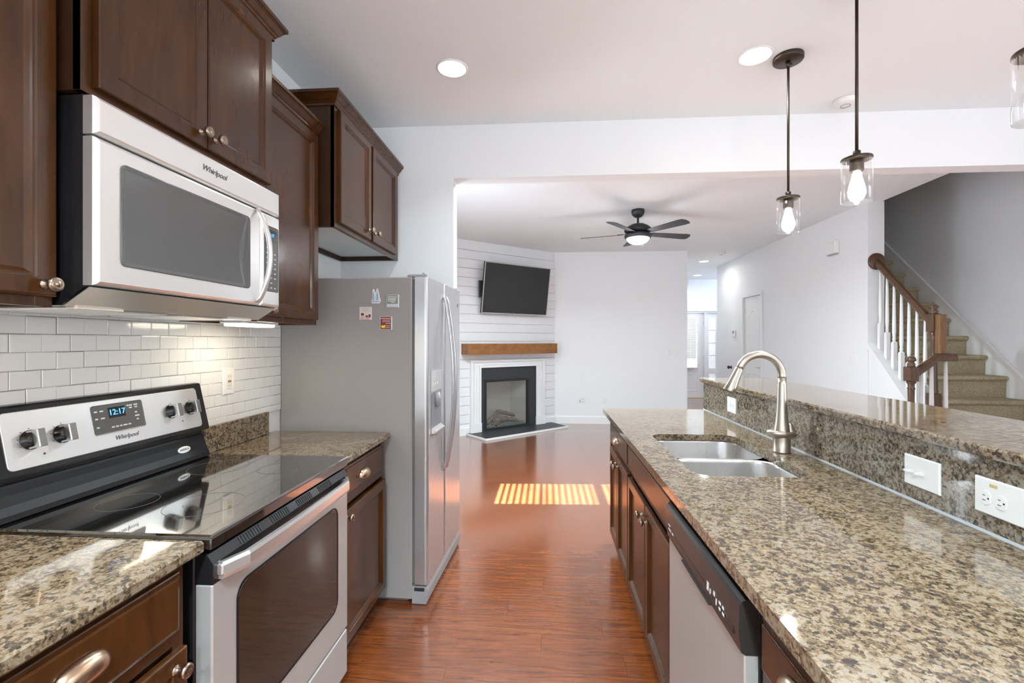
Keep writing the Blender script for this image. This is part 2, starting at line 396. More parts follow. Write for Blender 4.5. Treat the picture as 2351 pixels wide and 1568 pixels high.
def wall_holes(mb, axis, a0, a1, lo, hi, z0, z1, holes):
    """a wall slab a0..a1 thick running lo..hi along the other axis, with holes (lo, hi, z0, z1)"""
    def bx(p, q, c, d):
        if q - p < 1e-4 or d - c < 1e-4: return
        mb.box(a0, a1, p, q, c, d) if axis == 'x' else mb.box(p, q, a0, a1, c, d)
    x = lo
    for h0, h1, hz0, hz1 in sorted(holes):
        bx(x, h0, z0, z1); bx(h0, h1, z0, hz0); bx(h0, h1, hz1, z1); x = h1
    bx(x, hi, z0, z1)
SUNW = (3.80, 4.42, .70, 2.30)
b = MB(); wall_holes(b, 'x', XL - .14, XL, YB - .14, 6.46, 0, CZ, [SUNW]); struct(b, 'wall_left', M['wall'], origin=(XL, 0, 0))
b = MB(); wall_holes(b, 'y', YB - .14, YB, XL, XR, 0, CZ, [(-1.1, 1.5, .7, 2.25), (2.25, 3.95, .35, 2.3)]); struct(b, 'wall_back', M['wall'], origin=(0, YB, 0))
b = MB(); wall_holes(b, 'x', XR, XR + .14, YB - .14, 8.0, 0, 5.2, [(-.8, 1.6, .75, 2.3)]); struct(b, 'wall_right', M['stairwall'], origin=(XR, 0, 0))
b = MB(); b.box(XL, -.65, YH, YH2, 0, CZ); b.box(-.65, XR, YH, YH2, 2.53, CZ); b.box(3.4, XR, YH2 - .14, YH2, CZ + .12, 5.2)
struct(b, 'wall_header', M['wall'], origin=(0, YH, 0))
# diagonal fireplace wall with shiplap boards
DA, DU, DN = Vector((-1.319, 6.561, 0)), Vector((.773, .635, 0)).normalized(), Vector((.635, -.773, 0)).normalized()
def dp(s, z, off=0.0): return DA + DU * s + DN * off + Vector((0, 0, z))
DZ = Vector((0, 0, 1))
def dbox(mb, s0, s1, z0, z1, o0, o1):
    return mb.loft([[dp(s, z, o) for s, z in ((s0, z0), (s1, z0), (s1, z1), (s0, z1))] for o in (o0, o1)], smooth=False)
b = MB(); dbox(b, -.22, .455, 0, CZ, -.14, -.022); dbox(b, 1.345, 1.887, 0, CZ, -.14, -.022); dbox(b, .455, 1.345, .83, CZ, -.14, -.022)
zz = [0.0, .17] + [.170 + .1357 * k for k in range(1, 21)]
zz[-1] = CZ
for z0, z1 in zip(zz[:-1], zz[1:]):
    if z0 < .95:                                   # boards stop either side of the surround
        dbox(b, -.2, .42, z0 + .0028, z1 - .0028, -.022, 0); dbox(b, 1.46, 1.887, z0 + .0028, z1 - .0028, -.022, 0)
    else: dbox(b, -.2, 1.887, z0 + .0028, z1 - .0028, -.022, 0)
struct(b, 'wall_fireplace', M['ship'], origin=tuple(DA))
b = MB(); b.box(.12, 2.335, 7.76, 7.90, 0, CZ); b.box(2.195, 2.335, 7.90, 11.4, 0, CZ); struct(b, 'wall_far', M['wall'], origin=(1, 7.76, 0))
b = MB(); wall_holes(b, 'y', 11.4, 11.54, 2.2, 5.5, 0, CZ, [(2.86, 4.19, 0, 2.12)]); struct(b, 'wall_entry', M['wall'], origin=(3, 11.4, 0))
b = MB(); wall_holes(b, 'x', 3.45, 3.62, 5.15, 9.5, 0, CZ, [(7.60, 8.25, 0, 2.15)]); struct(b, 'wall_hall', M['wall'], origin=(3.45, 7, 0))
b = MB(); b.box(3.62, 5.5, 9.36, 9.5, 0, CZ); b.box(5.4, 5.54, 9.5, 11.54, 0, CZ); struct(b, 'wall_entry_right', M['wall'])
struct(MB().box(3.48, 3.62, YH2 - .14, 8.0, CZ + .12, 5.2), 'wall_stairwell', M['wall']); struct(MB().box(3.62, XR, 8.0, 8.14, 0, 5.2), 'wall_landing', M['wall'])
# baseboards
bp = [(0, 0), (.014, 0), (.014, .105), (.011, .118), (.006, .128), (0, .13)]
def base(name, path): struct(MB().sweep(path, bp), name, M['trim'])
base('baseboard_far', [(.16, 7.76), (2.335, 7.76), (2.335, 11.39)])
def dxy(s, o=0): p = dp(s, 0, o); return (p.x, p.y)
base('baseboard_fireplace_left', [dxy(-.19), dxy(.225)]); base('baseboard_fireplace_right', [dxy(1.64), dxy(1.885)])
base('baseboard_hall', [(3.45, 9.49), (3.45, 8.31)]); base('baseboard_hall_near', [(3.45, 7.54), (3.45, 5.16)])
base('baseboard_living', [(XL, 3.28), (XL, 6.44)]); base('baseboard_jamb', [(-.65, 3.265), (-1.45, 3.265)])

# windows
def window(name, axis, a, lo, hi, z0, z1, sgn, rows=0, cols=0):
    """double-hung window in the hole: frame, two sashes, glass; sgn points into the room"""
    P = (lambda t, q, z: (a + sgn * q, t, z)) if axis == 'x' else (lambda t, q, z: (t, a + sgn * q, z))
    def bx(mb, t0, t1, q0, q1, c, d):
        p, r = P(t0, q0, c), P(t1, q1, d); mb.box(p[0], r[0], p[1], r[1], c, d, .002)
    m = MB(); f = .035
    bx(m, lo, hi, -.11, -.02, z0, z0 + f); bx(m, lo, hi, -.11, -.02, z1 - f, z1); bx(m, lo, lo + f, -.11, -.02, z0, z1); bx(m, hi - f, hi, -.11, -.02, z0, z1)
    zm = (z0 + z1) / 2; bx(m, lo, hi, -.09, -.05, zm - .022, zm + .022)
    for k in range(1, rows):
        for q0, q1 in ((z0, zm), (zm, z1)):
            zq = q0 + (q1 - q0) * k / rows; bx(m, lo, hi, -.075, -.062, zq - .009, zq + .009)
    for k in range(1, cols):
        t = lo + (hi - lo) * k / cols; bx(m, t - .009, t + .009, -.075, -.062, z0, z1)
    w_ = struct(m, name, M['trim'])
    m = MB(); c = .085; e = .018
    for t0, t1, c0, c1 in ((lo - c, lo, z0 - c, z1 + c), (hi, hi + c, z0 - c, z1 + c), (lo, hi, z1, z1 + c), (lo, hi, z0 - c, z0)): bx(m, t0, t1, 0, e, c0, c1)
    bx(m, lo - c, hi + c, -.02, .05, z0 - .02, z0 + .005); m.build('window_casing', M['trim'], w_)
    m = MB(); bx(m, lo + .03, hi - .03, -.070, -.066, z0 + .03, z1 - .03); m.build('window_pane', M['glass'], w_)
    return w_
window('window_1', 'x', XL, *SUNW, 1, 2);
window('added_window_2', 'y', YB, -1.1, 1.5, .7, 2.25, 1); window('added_window_3', 'y', YB, 2.25, 3.95, .35, 2.3, 1); window('added_window_4', 'x', XR, -.8, 1.6, .75, 2.3, -1)  # invented openings out of view, added to let fill light in

def blind(name, axis, a, lo, hi, z0, z1, tilt, label, pitch=.043, sgn=1, lift=None):
    P = (lambda t, q, z: Vector((a + sgn * q, t, z))) if axis == 'x' else (lambda t, q, z: Vector((t, a + sgn * q, z)))
    mid = P((lo + hi) / 2, 0, z0); t = thing(name, mid, label, 'blind')
    def bx(mb, t0, t1, q0, q1, c, d):
        p, r = P(t0, q0, c), P(t1, q1, d); mb.box(p[0], r[0], p[1], r[1], c, d, .002)
    m = MB(); bx(m, lo, hi, -.03, .03, z1 - .05, z1); m.build('head_rail', M['plastic'], t)
    m = MB(); z = z1 - .075; c, s_ = math.cos(tilt) * .0245, math.sin(tilt) * .0245
    while z > z0 + .03:
        m.loft([[P(y, -c, z + s_), P(y, c, z - s_), P(y, c + .0006, z - s_ + .002), P(y, -c + .0006, z + s_ + .002)] for y in (lo + .004, hi - .004)], smooth=False); z -= pitch
    m.build('slats', M['slat'], t)
    m = MB(); bx(m, lo, hi, -.024, .024, z0, z0 + .02); m.build('bottom_rail', M['plastic'], t)
    m = MB()
    for q in (.2, .72): m.tube([P(lo + (hi - lo) * q, .026, z0 + .01), P(lo + (hi - lo) * q, .026, z1 - .04)], .0016, 6); m.tube([P(lo + (hi - lo) * q, -.026, z0 + .01), P(lo + (hi - lo) * q, -.026, z1 - .04)], .0016, 6)
    m.build('ladder_cord', M['plastic'], t); return t
blind('window_blind', 'x', XL - .015, SUNW[0] + .01, SUNW[1] - .01, SUNW[2] + .012, SUNW[3] - .01, R(20), 'white slatted blind in the living room window on the left wall')

# ------------------------------------------------------------------ left kitchen run
DOORP = lambda w: [(0, -.019), (0, -.004), (.002, -.001), (.005, 0), (w - .017, 0), (w - .0145, -.0035), (w - .010, -.0035), (w - .007, -.0065), (w, -.0125)]
def panel(mb, side, xf, y0, y1, z0, z1, w=.058):
    """framed door or drawer front; side +1 faces +X, -1 faces -X"""
    if side > 0: mb.rings((xf, y0, z0), (0, 1, 0), (0, 0, 1), y1 - y0, z1 - z0, DOORP(w))
    else: mb.rings((xf, y1, z0), (0, -1, 0), (0, 0, 1), y1 - y0, z1 - z0, DOORP(w))
    return mb
def slab(mb, side, xf, y0, y1, z0, z1):
    rg = [(0, -.019), (0, -.008), (.002, -.006), (.008, -.0045), (.010, -.001), (.013, 0)]
    if side > 0: mb.rings((xf, y0, z0), (0, 1, 0), (0, 0, 1), y1 - y0, z1 - z0, rg)
    else: mb.rings((xf, y1, z0), (0, -1, 0), (0, 0, 1), y1 - y0, z1 - z0, rg)
    return mb
KNOBP = [(.0, 0), (.011, 0), (.011, .002), (.0065, .004), (.005, .012), (.006, .016), (.012, .018), (.0155, .022), (.0165, .0265), (.015, .031), (.010, .0335), (.0085, .0322), (.006, .0345), (0, .0355)]
def knob(parent, side, x, y, z, mt='knob'): return MB().lathe(KNOBP, (x, y, z), (side, 0, 0), 20).build('knob', M[mt], parent)
def cup(parent, side, x, y, z, hw=.048):
    m = MB(); loops = []
    for k in range(9):                                    # bin pull: half dome opening downwards
        a = PI * k / 8; r = math.sin(a) ** .6 if 0 < k < 8 else .08
        yy = y - hw * math.cos(a)
        loops.append([(x + side * .026 * r * math.sin(q), yy, z - .012 + .030 * r * math.cos(q)) for q in [PI * .62 * j / 8 for j in range(9)]] + [(x + side * .023 * r * math.sin(q), yy, z - .012 + .027 * r * math.cos(q)) for q in [PI * .62 * j / 8 for j in range(8, -1, -1)]])
    m.loft(loops)
    return m.build('cup_pull', M['cup'], parent)
CROWN = [(0, 0), (.007, 0), (.007, .010), (.012, .015), (.014, .020), (.020, .026), (.031, .042), (.037, .048), (.042, .050), (.042, .064), (0, .064)]
def upper(label, y0, y1, z0, z1, xf, doors, knobs, crown_path, lip=.022, group='dark wood wall cabinets', under='cabunder'):
    t = thing('wall_cabinet', (xf, (y0 + y1) / 2, z0), label, 'cabinet', group); xw = XL + .004
    m = MB(); m.box(xw, xf - .0005, y0, y0 + .016, z0, z1); m.box(xw, xf - .0005, y1 - .016, y1, z0, z1); m.box(xw, xf - .02, y0 + .016, y1 - .016, z1 - .016, z1); m.box(xw, xw + .016, y0 + .016, y1 - .016, z0, z1 - .016)
    m.build('carcass', M['cabin'], t)
    m = MB(); fw = .036
    m.box(xf - .02, xf, y0, y0 + fw, z0, z1, .001); m.box(xf - .02, xf, y1 - fw, y1, z0, z1, .001); m.box(xf - .02, xf, y0 + fw, y1 - fw, z0, z0 + .04, .001); m.box(xf - .02, xf, y0 + fw, y1 - fw, z1 - .05, z1, .001)
    if len(doors) > 1: m.box(xf - .02, xf, doors[0][1] - .02, doors[1][0] + .02, z0 + .04, z1 - .05)
    m.build('face_frame', M['cab'], t)
    m = MB(); m.box(xw + .016, xf - .02, y0 + .016, y1 - .016, z0 + lip, z0 + lip + .012); m.build('underside', M[under], t)
    ds = []
    for d0, d1, c0, c1 in doors: ds.append(panel(MB(), 1, xf + .020, d0, d1, c0, c1).build('door', M['cab'], t))
    for k, (ky, kz) in enumerate(knobs): knob(ds[min(k, len(ds) - 1)], 1, xf + .020, ky, kz)
    m = MB(); m.sweep(crown_path, [(a, z1 - .012 + c) for a, c in CROWN]); m.build('crown_molding', M['cab'], t)
    return t
xw = XL + .004
upper('dark wood wall cabinet at the left edge, left of the microwave', .30, .968, 1.473, 2.40, -1.13, [(.32, .962, 1.495, 2.375)], [(.936, 1.521)], [(-1.13, .30), (-1.13, .968)])
upper('dark wood wall cabinet with two doors over the microwave', .973, 1.702, 1.972, 2.575, -1.066, [(1.000, 1.341, 1.990, 2.562), (1.347, 1.672, 1.990, 2.562)], [(1.314, 2.030), (1.374, 2.030)], [(xw, .973), (-1.066, .973), (-1.066, 1.702), (xw, 1.702)])
upper('tall single-door dark wood wall cabinet right of the microwave, above the outlet', 1.706, 2.166, 1.473, 2.405, -1.13, [(1.722, 2.150, 1.497, 2.392)], [(1.752, 1.521)], [(-1.13, 1.706), (-1.13, 2.166)])
upper('short two-door dark wood wall cabinet above the refrigerator', 2.172, 3.128, 1.958, 2.565, -1.042, [(2.205, 2.600, 1.985, 2.545), (2.628, 3.058, 1.985, 2.545)], [(2.565, 2.035), (2.663, 2.035)], [(xw, 2.172), (-1.042, 2.172), (-1.042, 3.128)], lip=.03, under='wall')

# tile backsplash: running-bond glazed tiles over a grout bed
m = MB(); m.mi = 1; m.box(XL + .0005, XL + .005, .30, 2.40, 1.018, 1.512); m.mi = 0
th, tw, g = .0516, .0806, .0016; zt = 1.4655
rows = [zt - th * k for k in range(-1, 10)]
for i, z0 in enumerate(rows):
    z0, z1 = z0 - th + g, z0
    z1 = min(z1, 1.511)
    if z1 - z0 < .008 or z1 < 1.025: continue
    z0 = max(z0, 1.020)
    y = 1.176 - tw * 12 + (tw / 2 if i % 2 == 0 else 0)
    while y < 2.40:
        a0, a1 = max(y + g / 2, .30), min(y + tw - g / 2, 2.40)
        if a1 - a0 > .006:
            j = [random.uniform(-.0006, .0006) for _ in range(4)]
            m.rings((XL + .0085 + random.uniform(-.0003, .0003), a0 + j[0], z0 + j[1]), (0, 1, 0), (0, 0, 1), a1 - a0 + j[2], z1 - z0 + j[3], [(0, -.006), (0, -.0018), (.0012, -.0004), (.004, 0)])
        y += tw
tag(m.build('tile_backsplash', [M['tile'], M['grout']]), 'white subway tile backsplash with grey grout behind the stove', 'backsplash')

def base_cab(name, label, side, xf, xb, y0, y1, fronts, toe=.05, group=None, ztop=.884, cz=None):
    """fronts: (kind, y0, y1, z0, z1, hardware, (y, z))"""
    t = thing(name, (xf, (y0 + y1) / 2, 0), label, 'cabinet', group)
    m = MB(); m.box(xb, xf - side * .02, y0, y1, .11, cz or ztop); m.box(xb, xf - side * toe, y0, y1, .0, .11); m.build('carcass', M['cabin'], t)
    m = MB(); m.box(xf - side * .02, xf, y0, y0 + .03, .11, ztop); m.box(xf - side * .02, xf, y1 - .03, y1, .11, ztop); m.box(xf - side * .02, xf, y0 + .03, y1 - .03, ztop - .03, ztop); m.box(xf - side * .02, xf, y0 + .03, y1 - .03, .11, .145); m.box(xf - side * .02, xf, y0 + .03, y1 - .03, .70, .76)
    m.build('face_frame', M['cab'], t)
    for kind, a, c, z0, z1, hw, pos in fronts:
        xd = xf + side * .020
        d = (slab if kind == 'drawer' else panel)(MB(), side, xd, a, c, z0, z1).build(kind, M['cab'], t)
        if hw == 'knob': knob(d, side, xd, *pos)
        elif hw == 'cup': cup(d, side, xd, *pos)
    return t
base_cab('base_cabinet', 'dark wood base cabinet at the lower left, left of the stove', 1, -.85, XL + .004, .44, 1.010, [('drawer', .46, .986, .735, .868, 'cup', (.756, .812)), ('door', .46, 1.002, .125, .690, 'knob', (.966, .657))])
base_cab('base_cabinet', 'dark wood base cabinet between the stove and the refrigerator', 1, -.85, XL + .004, 1.815, 2.325, [('drawer', 1.830, 2.280, .744, .868, 'cup', (2.015, .803)), ('door', 1.830, 2.303, .122, .686, 'knob', (1.836, .662))])

def slab_top(mb, x0, x1, y0, y1, z0, z1, e=.006): return mb.box(x0, x1, y0, y1, z0, z1, e)
t = thing('countertop', (-1.14, .75, .884), 'speckled brown granite countertop left of the stove', 'countertop', 'granite countertops')
slab_top(MB(), XL + .003, -.822, .35, 1.046, .884, .915).build('granite_slab', M['gran'], t); MB().box(XL + .009, XL + .029, .35, 1.046, .916, 1.017, .003).build('granite_upstand', M['gran'], t)
t = thing('countertop', (-1.14, 2.09, .884), 'short speckled granite countertop between the stove and the refrigerator', 'countertop', 'granite countertops')
slab_top(MB(), XL + .003, -.822, 1.819, 2.352, .884, .915).build('granite_slab', M['gran'], t); MB().box(XL + .009, XL + .029, 1.819, 2.262, .916, 1.030, .003).build('granite_upstand', M['gran'], t)

# ------------------------------------------------------------------ range
RY0, RY1 = 1.050, 1.806; RC = (RY0 + RY1) / 2
rg = thing('electric_range', (-1.13, RC, 0), 'freestanding stainless steel and black glass-top electric range', 'stove')
m = MB(); m.box(-1.44, -.855, RY0, RY1, .05, .905, .003); m.box(-1.40, -.90, RY0 + .03, RY1 - .03, 0.0, .05); m.build('body', M['black'], rg)
m = MB(); m.box(-1.415, -.808, RY0 - .003, RY1 + .003, .9155, .925, .004); m.box(-1.40, -.812, RY0, RY1, .886, .9155, .003); ct = m.build('cooktop', M['glassblk'], rg)
for cy, cx, r in ((1.25, -.985, .10), (1.25, -1.22, .075), (1.62, -.985, .075), (1.62, -1.22, .10)):
    MB().lathe([(r - .0012, .9251), (r - .0012, .9254), (r, .9254), (r, .9251)], (cx, cy, 0), seg=48).build('burner_ring', M['dkgrey'], ct)
# oven door
m = MB(); m.box(-.855, -.810, RY0 + .002, RY1 - .002, .236, .802, .004); od = m.build('oven_door', M['steel'], rg)
m = MB(); m.loft([[(-.855, y, .802), (-.809, y, .802), (-.809, y, .852), (-.824, y, .874), (-.855, y, .878)] for y in (RY0 + .003, RY1 - .002)], smooth=False); dt = m.build('door_top_trim', M['black'], od)
for gy in (1.16, 1.30, 1.44, 1.58):
    m = MB()
    for k in range(9):
        y = gy + k * .0105; m.loft([[(-.8100, yy, .8537), (-.8092, yy, .8549), (-.8215, yy, .8727), (-.8225, yy, .8715)] for yy in (y, y + .005)], smooth=False)
    m.build('vent', M['blackm'], dt)
m = MB(); m.rings((-.810, RY0 + .088, .352), (0, 1, 0), (0, 0, 1), .580, .408, [(0, -.001), (0, .0015), (.004, .003), (.008, .001), (.009, -.0015)], rad=.045, seg=8); m.build('window_trim', M['black'], od)
m = MB(); m.rings((-.810, RY0 + .097, .361), (0, 1, 0), (0, 0, 1), .562, .390, [(0, -.001), (0, .0008)], rad=.04, seg=8); m.build('window', M['ovenglass'], od)
m = MB(); pts = []
for k in range(25):
    q = k / 24; y = RY0 + .022 + (RY1 - RY0 - .044) * q; e = min(q, 1 - q) / .09
    s_ = 1 if e >= 1 else e * e * (3 - 2 * e); pts.append((-.803 + .028 * s_ + .008 * math.sin(PI * q), y, .832 - .004 * (1 - s_)))
loops = []
for x, y, z in pts: loops.append([(x - .008, y, z - .021), (x + .004, y, z - .021), (x + .007, y, z - .012), (x + .007, y, z + .012), (x + .004, y, z + .021), (x - .008, y, z + .021)])
m.loft(loops, smooth=False)
for y in (RY0 + .03, RY1 - .03): m.box(-.825, -.798, y - .012, y + .012, .818, .844, .002)
m.build('handle', M['steelh'], od)
m = MB(); m.box(-.855, -.811, RY0 + .002, RY1 - .002, .05, .226, .004); dr = m.build('storage_drawer', M['steel'], rg)
# back guard
p0, p1 = Vector((-1.385, 0, 1.038)), Vector((-1.424, 0, 1.220)); bv = (p1 - p0).normalized(); bu = Vector((0, 1, 0)); bn = bu.cross(bv)
def bg_(y, h, o=0.0): return p0 + Vector((0, y, 0)) + bv * h + bn * o
m = MB(); m.loft([[(-1.449, y, 1.034), (-1.402, y, 1.034), (-1.387, y, 1.036), (p0.x, y, 1.042), (p1.x - .001, y, 1.216), (p1.x - .006, y, 1.222), (-1.449, y, 1.224)] for y in (RY0, 1.782)], smooth=False)
m.box(-1.449, -1.412, RY0 + .004, 1.775, .92, 1.036); bgo = m.build('backguard', M['black'], rg)
m = MB(); m.loft([[(-1.43, y, .925), (-1.382, y, .926), (-1.374, y, .931), (-1.377, y, .945), (-1.388, y, .966), (-1.397, y, .992), (-1.402, y, 1.012), (-1.406, y, 1.018), (-1.43, y, 1.02)] for y in (RY0 + .004, 1.772)], smooth=False); m.build('lower_riser', mat('riser_enamel', (.010, .010, .011), .42, spec=.3), bgo)
m = MB(); m.rings(bg_(1.083, .016), bu, bv, 1.748 - 1.083, .155, [(0, -.002), (0, .002), (.0015, .003)], rad=.014); fp = m.build('control_faceplate', M['steelh'], bgo)
m = MB(); m.rings(bg_(1.319, .062, .003), bu, bv, .178, .094, [(0, -.002), (0, .0018), (.002, .001), (.003, .0005)], rad=.008); kp = m.build('keypad', M['dkgrey'], bgo)
m = MB(); m.rings(bg_(1.373, .110, .0036), bu, bv, .058, .034, [(0, -.001), (0, .0005)]); m.build('display', M['black'], kp)
text('clock_digits', '12:17', .026, M['clock'], kp, bg_(1.402, .127, .0047), bu, bv)
m = MB()
for a, h, w_ in ((1.378, .128, .010), (1.396, .128, .012), (1.378, .105, .009), (1.396, .105, .013), (1.378, .078, .009), (1.490, .134, .006), (1.498, .134, .012), (1.516, .134, .014), (1.498, .126, .010), (1.518, .126, .010), (1.516, .108, .008), (1.514, .096, .016), (1.518, .084, .007), (1.426, .072, .010), (1.440, .072, .010), (1.454, .072, .008), (1.466, .072, .014), (1.484, .072, .010)):
    m.rings(bg_(a - .051, h + .006, .0038), bu, bv, w_, .0045, [(0, 0), (0, .0004)])
m.build('keypad_print', M['whiteink'], kp)
for k, (ky, kh) in enumerate(((1.146, .090), (1.228, .090), (1.613, .096), (1.703, .096))):
    m = MB(); c = bg_(ky, kh, .003); m.lathe([(.0, 0), (.027, 0), (.027, .003), (.0235, .005), (.0225, .020), (.020, .022), (0, .022)], c, bn, 28); kb = m.build('knob', M['black'], bgo)
    m = MB(); o_ = c + bn * .005; m.loft([[o_ + bu * (sx * wd) + bv * (sz * ht) + bn * d for sx, sz in ((-1, -1), (1, -1), (1, 1), (-1, 1))] for d, wd, ht in ((0, .012, .0245), (.029, .0105, .0245), (.032, .0085, .023))], smooth=False); m.build('knob_grip', mat('knob_grip_metal', (.34, .33, .31), .28, .9), kb)
m = MB()
for ky, kh in ((1.146, .090), (1.228, .090), (1.613, .096), (1.703, .096)):
    for a in range(-210, 31, 40): m.rings(bg_(ky + .031 * math.cos(R(a)) - .002, kh + .031 * math.sin(R(a)) * -1 - .001, .003), bu, bv, .004, .002, [(0, 0), (0, .0004)])
for ky, kh in ((1.172, .045), (1.655, .052)): m.lathe([(0, 0), (.0028, 0), (.0028, .0015), (0, .002)], bg_(ky, kh, .003), bn, 12)
m.build('faceplate_print', M['ink'], fp)
text('logo', 'Whirlpool', .020, M['ink'], bgo, bg_(1.420, .043, .0035), bu, bv, shear=.35)
m = MB(); bo = Vector((-1.3925, 1.660, .977)); bu2, bv2 = Vector((0, 1, 0)), Vector((-.25, 0, 1)).normalized(); bn2 = bu2.cross(bv2)
m.loft([[bo + bu2 * math.cos(q) * .030 * f + bv2 * math.sin(q) * .0125 * f + bn2 * d for q in [2 * PI * k / 28 for k in range(28)]] for f, d in ((1, 0), (1, .002), (.95, .0028))], smooth=False); bd = m.build('badge', M['whiteink'], bgo)
text('badge_lettering', 'AMERICA', .0105, M['ink'], bd, bo + bn2 * .0031, bu2, bv2)

# ------------------------------------------------------------------ microwave over the range
MY0, MY1, MF = .978, 1.700, -1.033
mw = thing('microwave', (-1.25, 1.339, 1.475), 'stainless steel over-the-range microwave', 'microwave')
m = MB(); m.loft([[(XL + .012, y, 1.478), (-1.12, y, 1.478), (-1.066, y, 1.520), (-1.066, y, 1.964), (XL + .012, y, 1.964)] for y in (MY0 + .001, MY1 - .001)], smooth=False); mb_ = m.build('body', M['black'], mw)
m = MB(); m.box(-1.40, -1.15, MY0 + .05, 1.31, 1.473, 1.479, .002); m.build('grease_filter', M['steelh'], mb_)
m = MB(); m.box(-1.40, -1.15, 1.37, MY1 - .05, 1.473, 1.479, .002); m.build('grease_filter', M['steelh'], mb_)
m = MB(); m.loft([[(-1.122, y, 1.4765), (-1.118, y, 1.4765), (-1.050, y, 1.5195), (-1.054, y, 1.521)] for y in (MY0 + .004, MY1 - .004)], smooth=False); m.build('front_chamfer', M['steelh'], mb_)
for y in (1.01, 1.53): MB().box(-1.145, -1.115, y, y + .12, 1.472, 1.477, .001).build('task_lamp_lens', M['ivory'], mb_)
m = MB(); m.rings((MF, MY0, 1.873), (0, 1, 0), (0, 0, 1), MY1 - MY0, .089, [(0, -.033), (0, -.010), (.003, -.003), (.009, 0)]); vs = m.build('vent_strip', M['steelh'], mw)
text('logo', 'Whirlpool', .025, M['ink'], vs, (MF + .0006, 1.352, 1.920), (0, 1, 0), (0, 0, 1), shear=.35)
m = MB(); m.rings((MF, MY0, 1.524), (0, 1, 0), (0, 0, 1), 1.580 - MY0, .344, [(0, -.033), (0, -.010), (.003, -.003), (.009, 0)]); md = m.build('door', M['steelh'], mw)
m = MB(); m.rings((MF, 1.037, 1.577), (0, 1, 0), (0, 0, 1), .484, .250, [(0, -.001), (0, .002), (.003, .003), (.009, .0015), (.012, .0005)], rad=.016); m.build('window', M['mwglass'], md)
m = MB(); loops = []
for k in range(21):
    q = k / 20; z = 1.532 + .333 * q; bow = math.sin(PI * q) ** .75 * .048; x = MF + .006 + bow
    loops.append([(x - .006, 1.546, z), (x + .003, 1.547, z), (x + .006, 1.556, z), (x + .003, 1.565, z), (x - .006, 1.566, z)])
m.loft(loops); m.build('handle', M['steelh'], md)
m = MB(); m.rings((MF, 1.582, 1.524), (0, 1, 0), (0, 0, 1), MY1 - 1.582, .344, [(0, -.033), (0, -.010), (.003, -.003), (.009, 0)]); cp = m.build('control_panel', M['steelh'], mw)
m = MB(); m.rings((MF, 1.603, 1.580), (0, 1, 0), (0, 0, 1), .084, .244, [(0, -.001), (0, .002), (.003, .0025), (.005, .001)], rad=.008); kp = m.build('keypad', M['dkgrey'], cp)
m = MB(); m.rings((MF + .001, 1.613, 1.770), (0, 1, 0), (0, 0, 1), .062, .042, [(0, 0), (0, .0012)]); m.build('display', M['black'], kp)
text('clock_digits', '12:17', .017, M['clock'], kp, (MF + .0026, 1.640, 1.791), (0, 1, 0), (0, 0, 1))
m = MB()
for r in range(9):
    for c in range(3):
        if (r * 3 + c) % 7 != 5: m.rings((MF + .001, 1.614 + c * .023, 1.592 + r * .0183), (0, 1, 0), (0, 0, 1), .010, .0045, [(0, 0), (0, .0008)])
m.build('keypad_print', M['whiteink'], kp)

# under-cabinet light, outlet on the tile
ul = thing('under_cabinet_light', (-1.25, 1.82, 1.455), 'lit white strip light under the wall cabinet right of the microwave', 'light')
m = MB(); m.box(-1.30, -1.19, 1.725, 1.95, 1.466, 1.494, .003); m.build('housing', M['plastic'], ul)
m = MB(); m.box(-1.29, -1.20, 1.735, 1.94, 1.455, 1.4655, .004); m.build('diffuser', M['ucl'], ul)
lg = area('under_cabinet_glow', (-1.245, 1.84, 1.452), (-1.26, 1.84, 0), .08, .20, .55, (1, .86, .66)); lg.parent = ul; lg.location = Vector(lg.location) - Vector(ul.location)

ul2 = copy_tree(ul); ul2.location = (-1.25, .60, 1.455); ul2['label'] = 'strip light under the wall cabinet at the left edge'
for ch in ul2.children:
    if ch.type == 'LIGHT': ch.data = ch.data.copy(); ch.data.energy = .9; ch.data.color = (1, .72, .42)

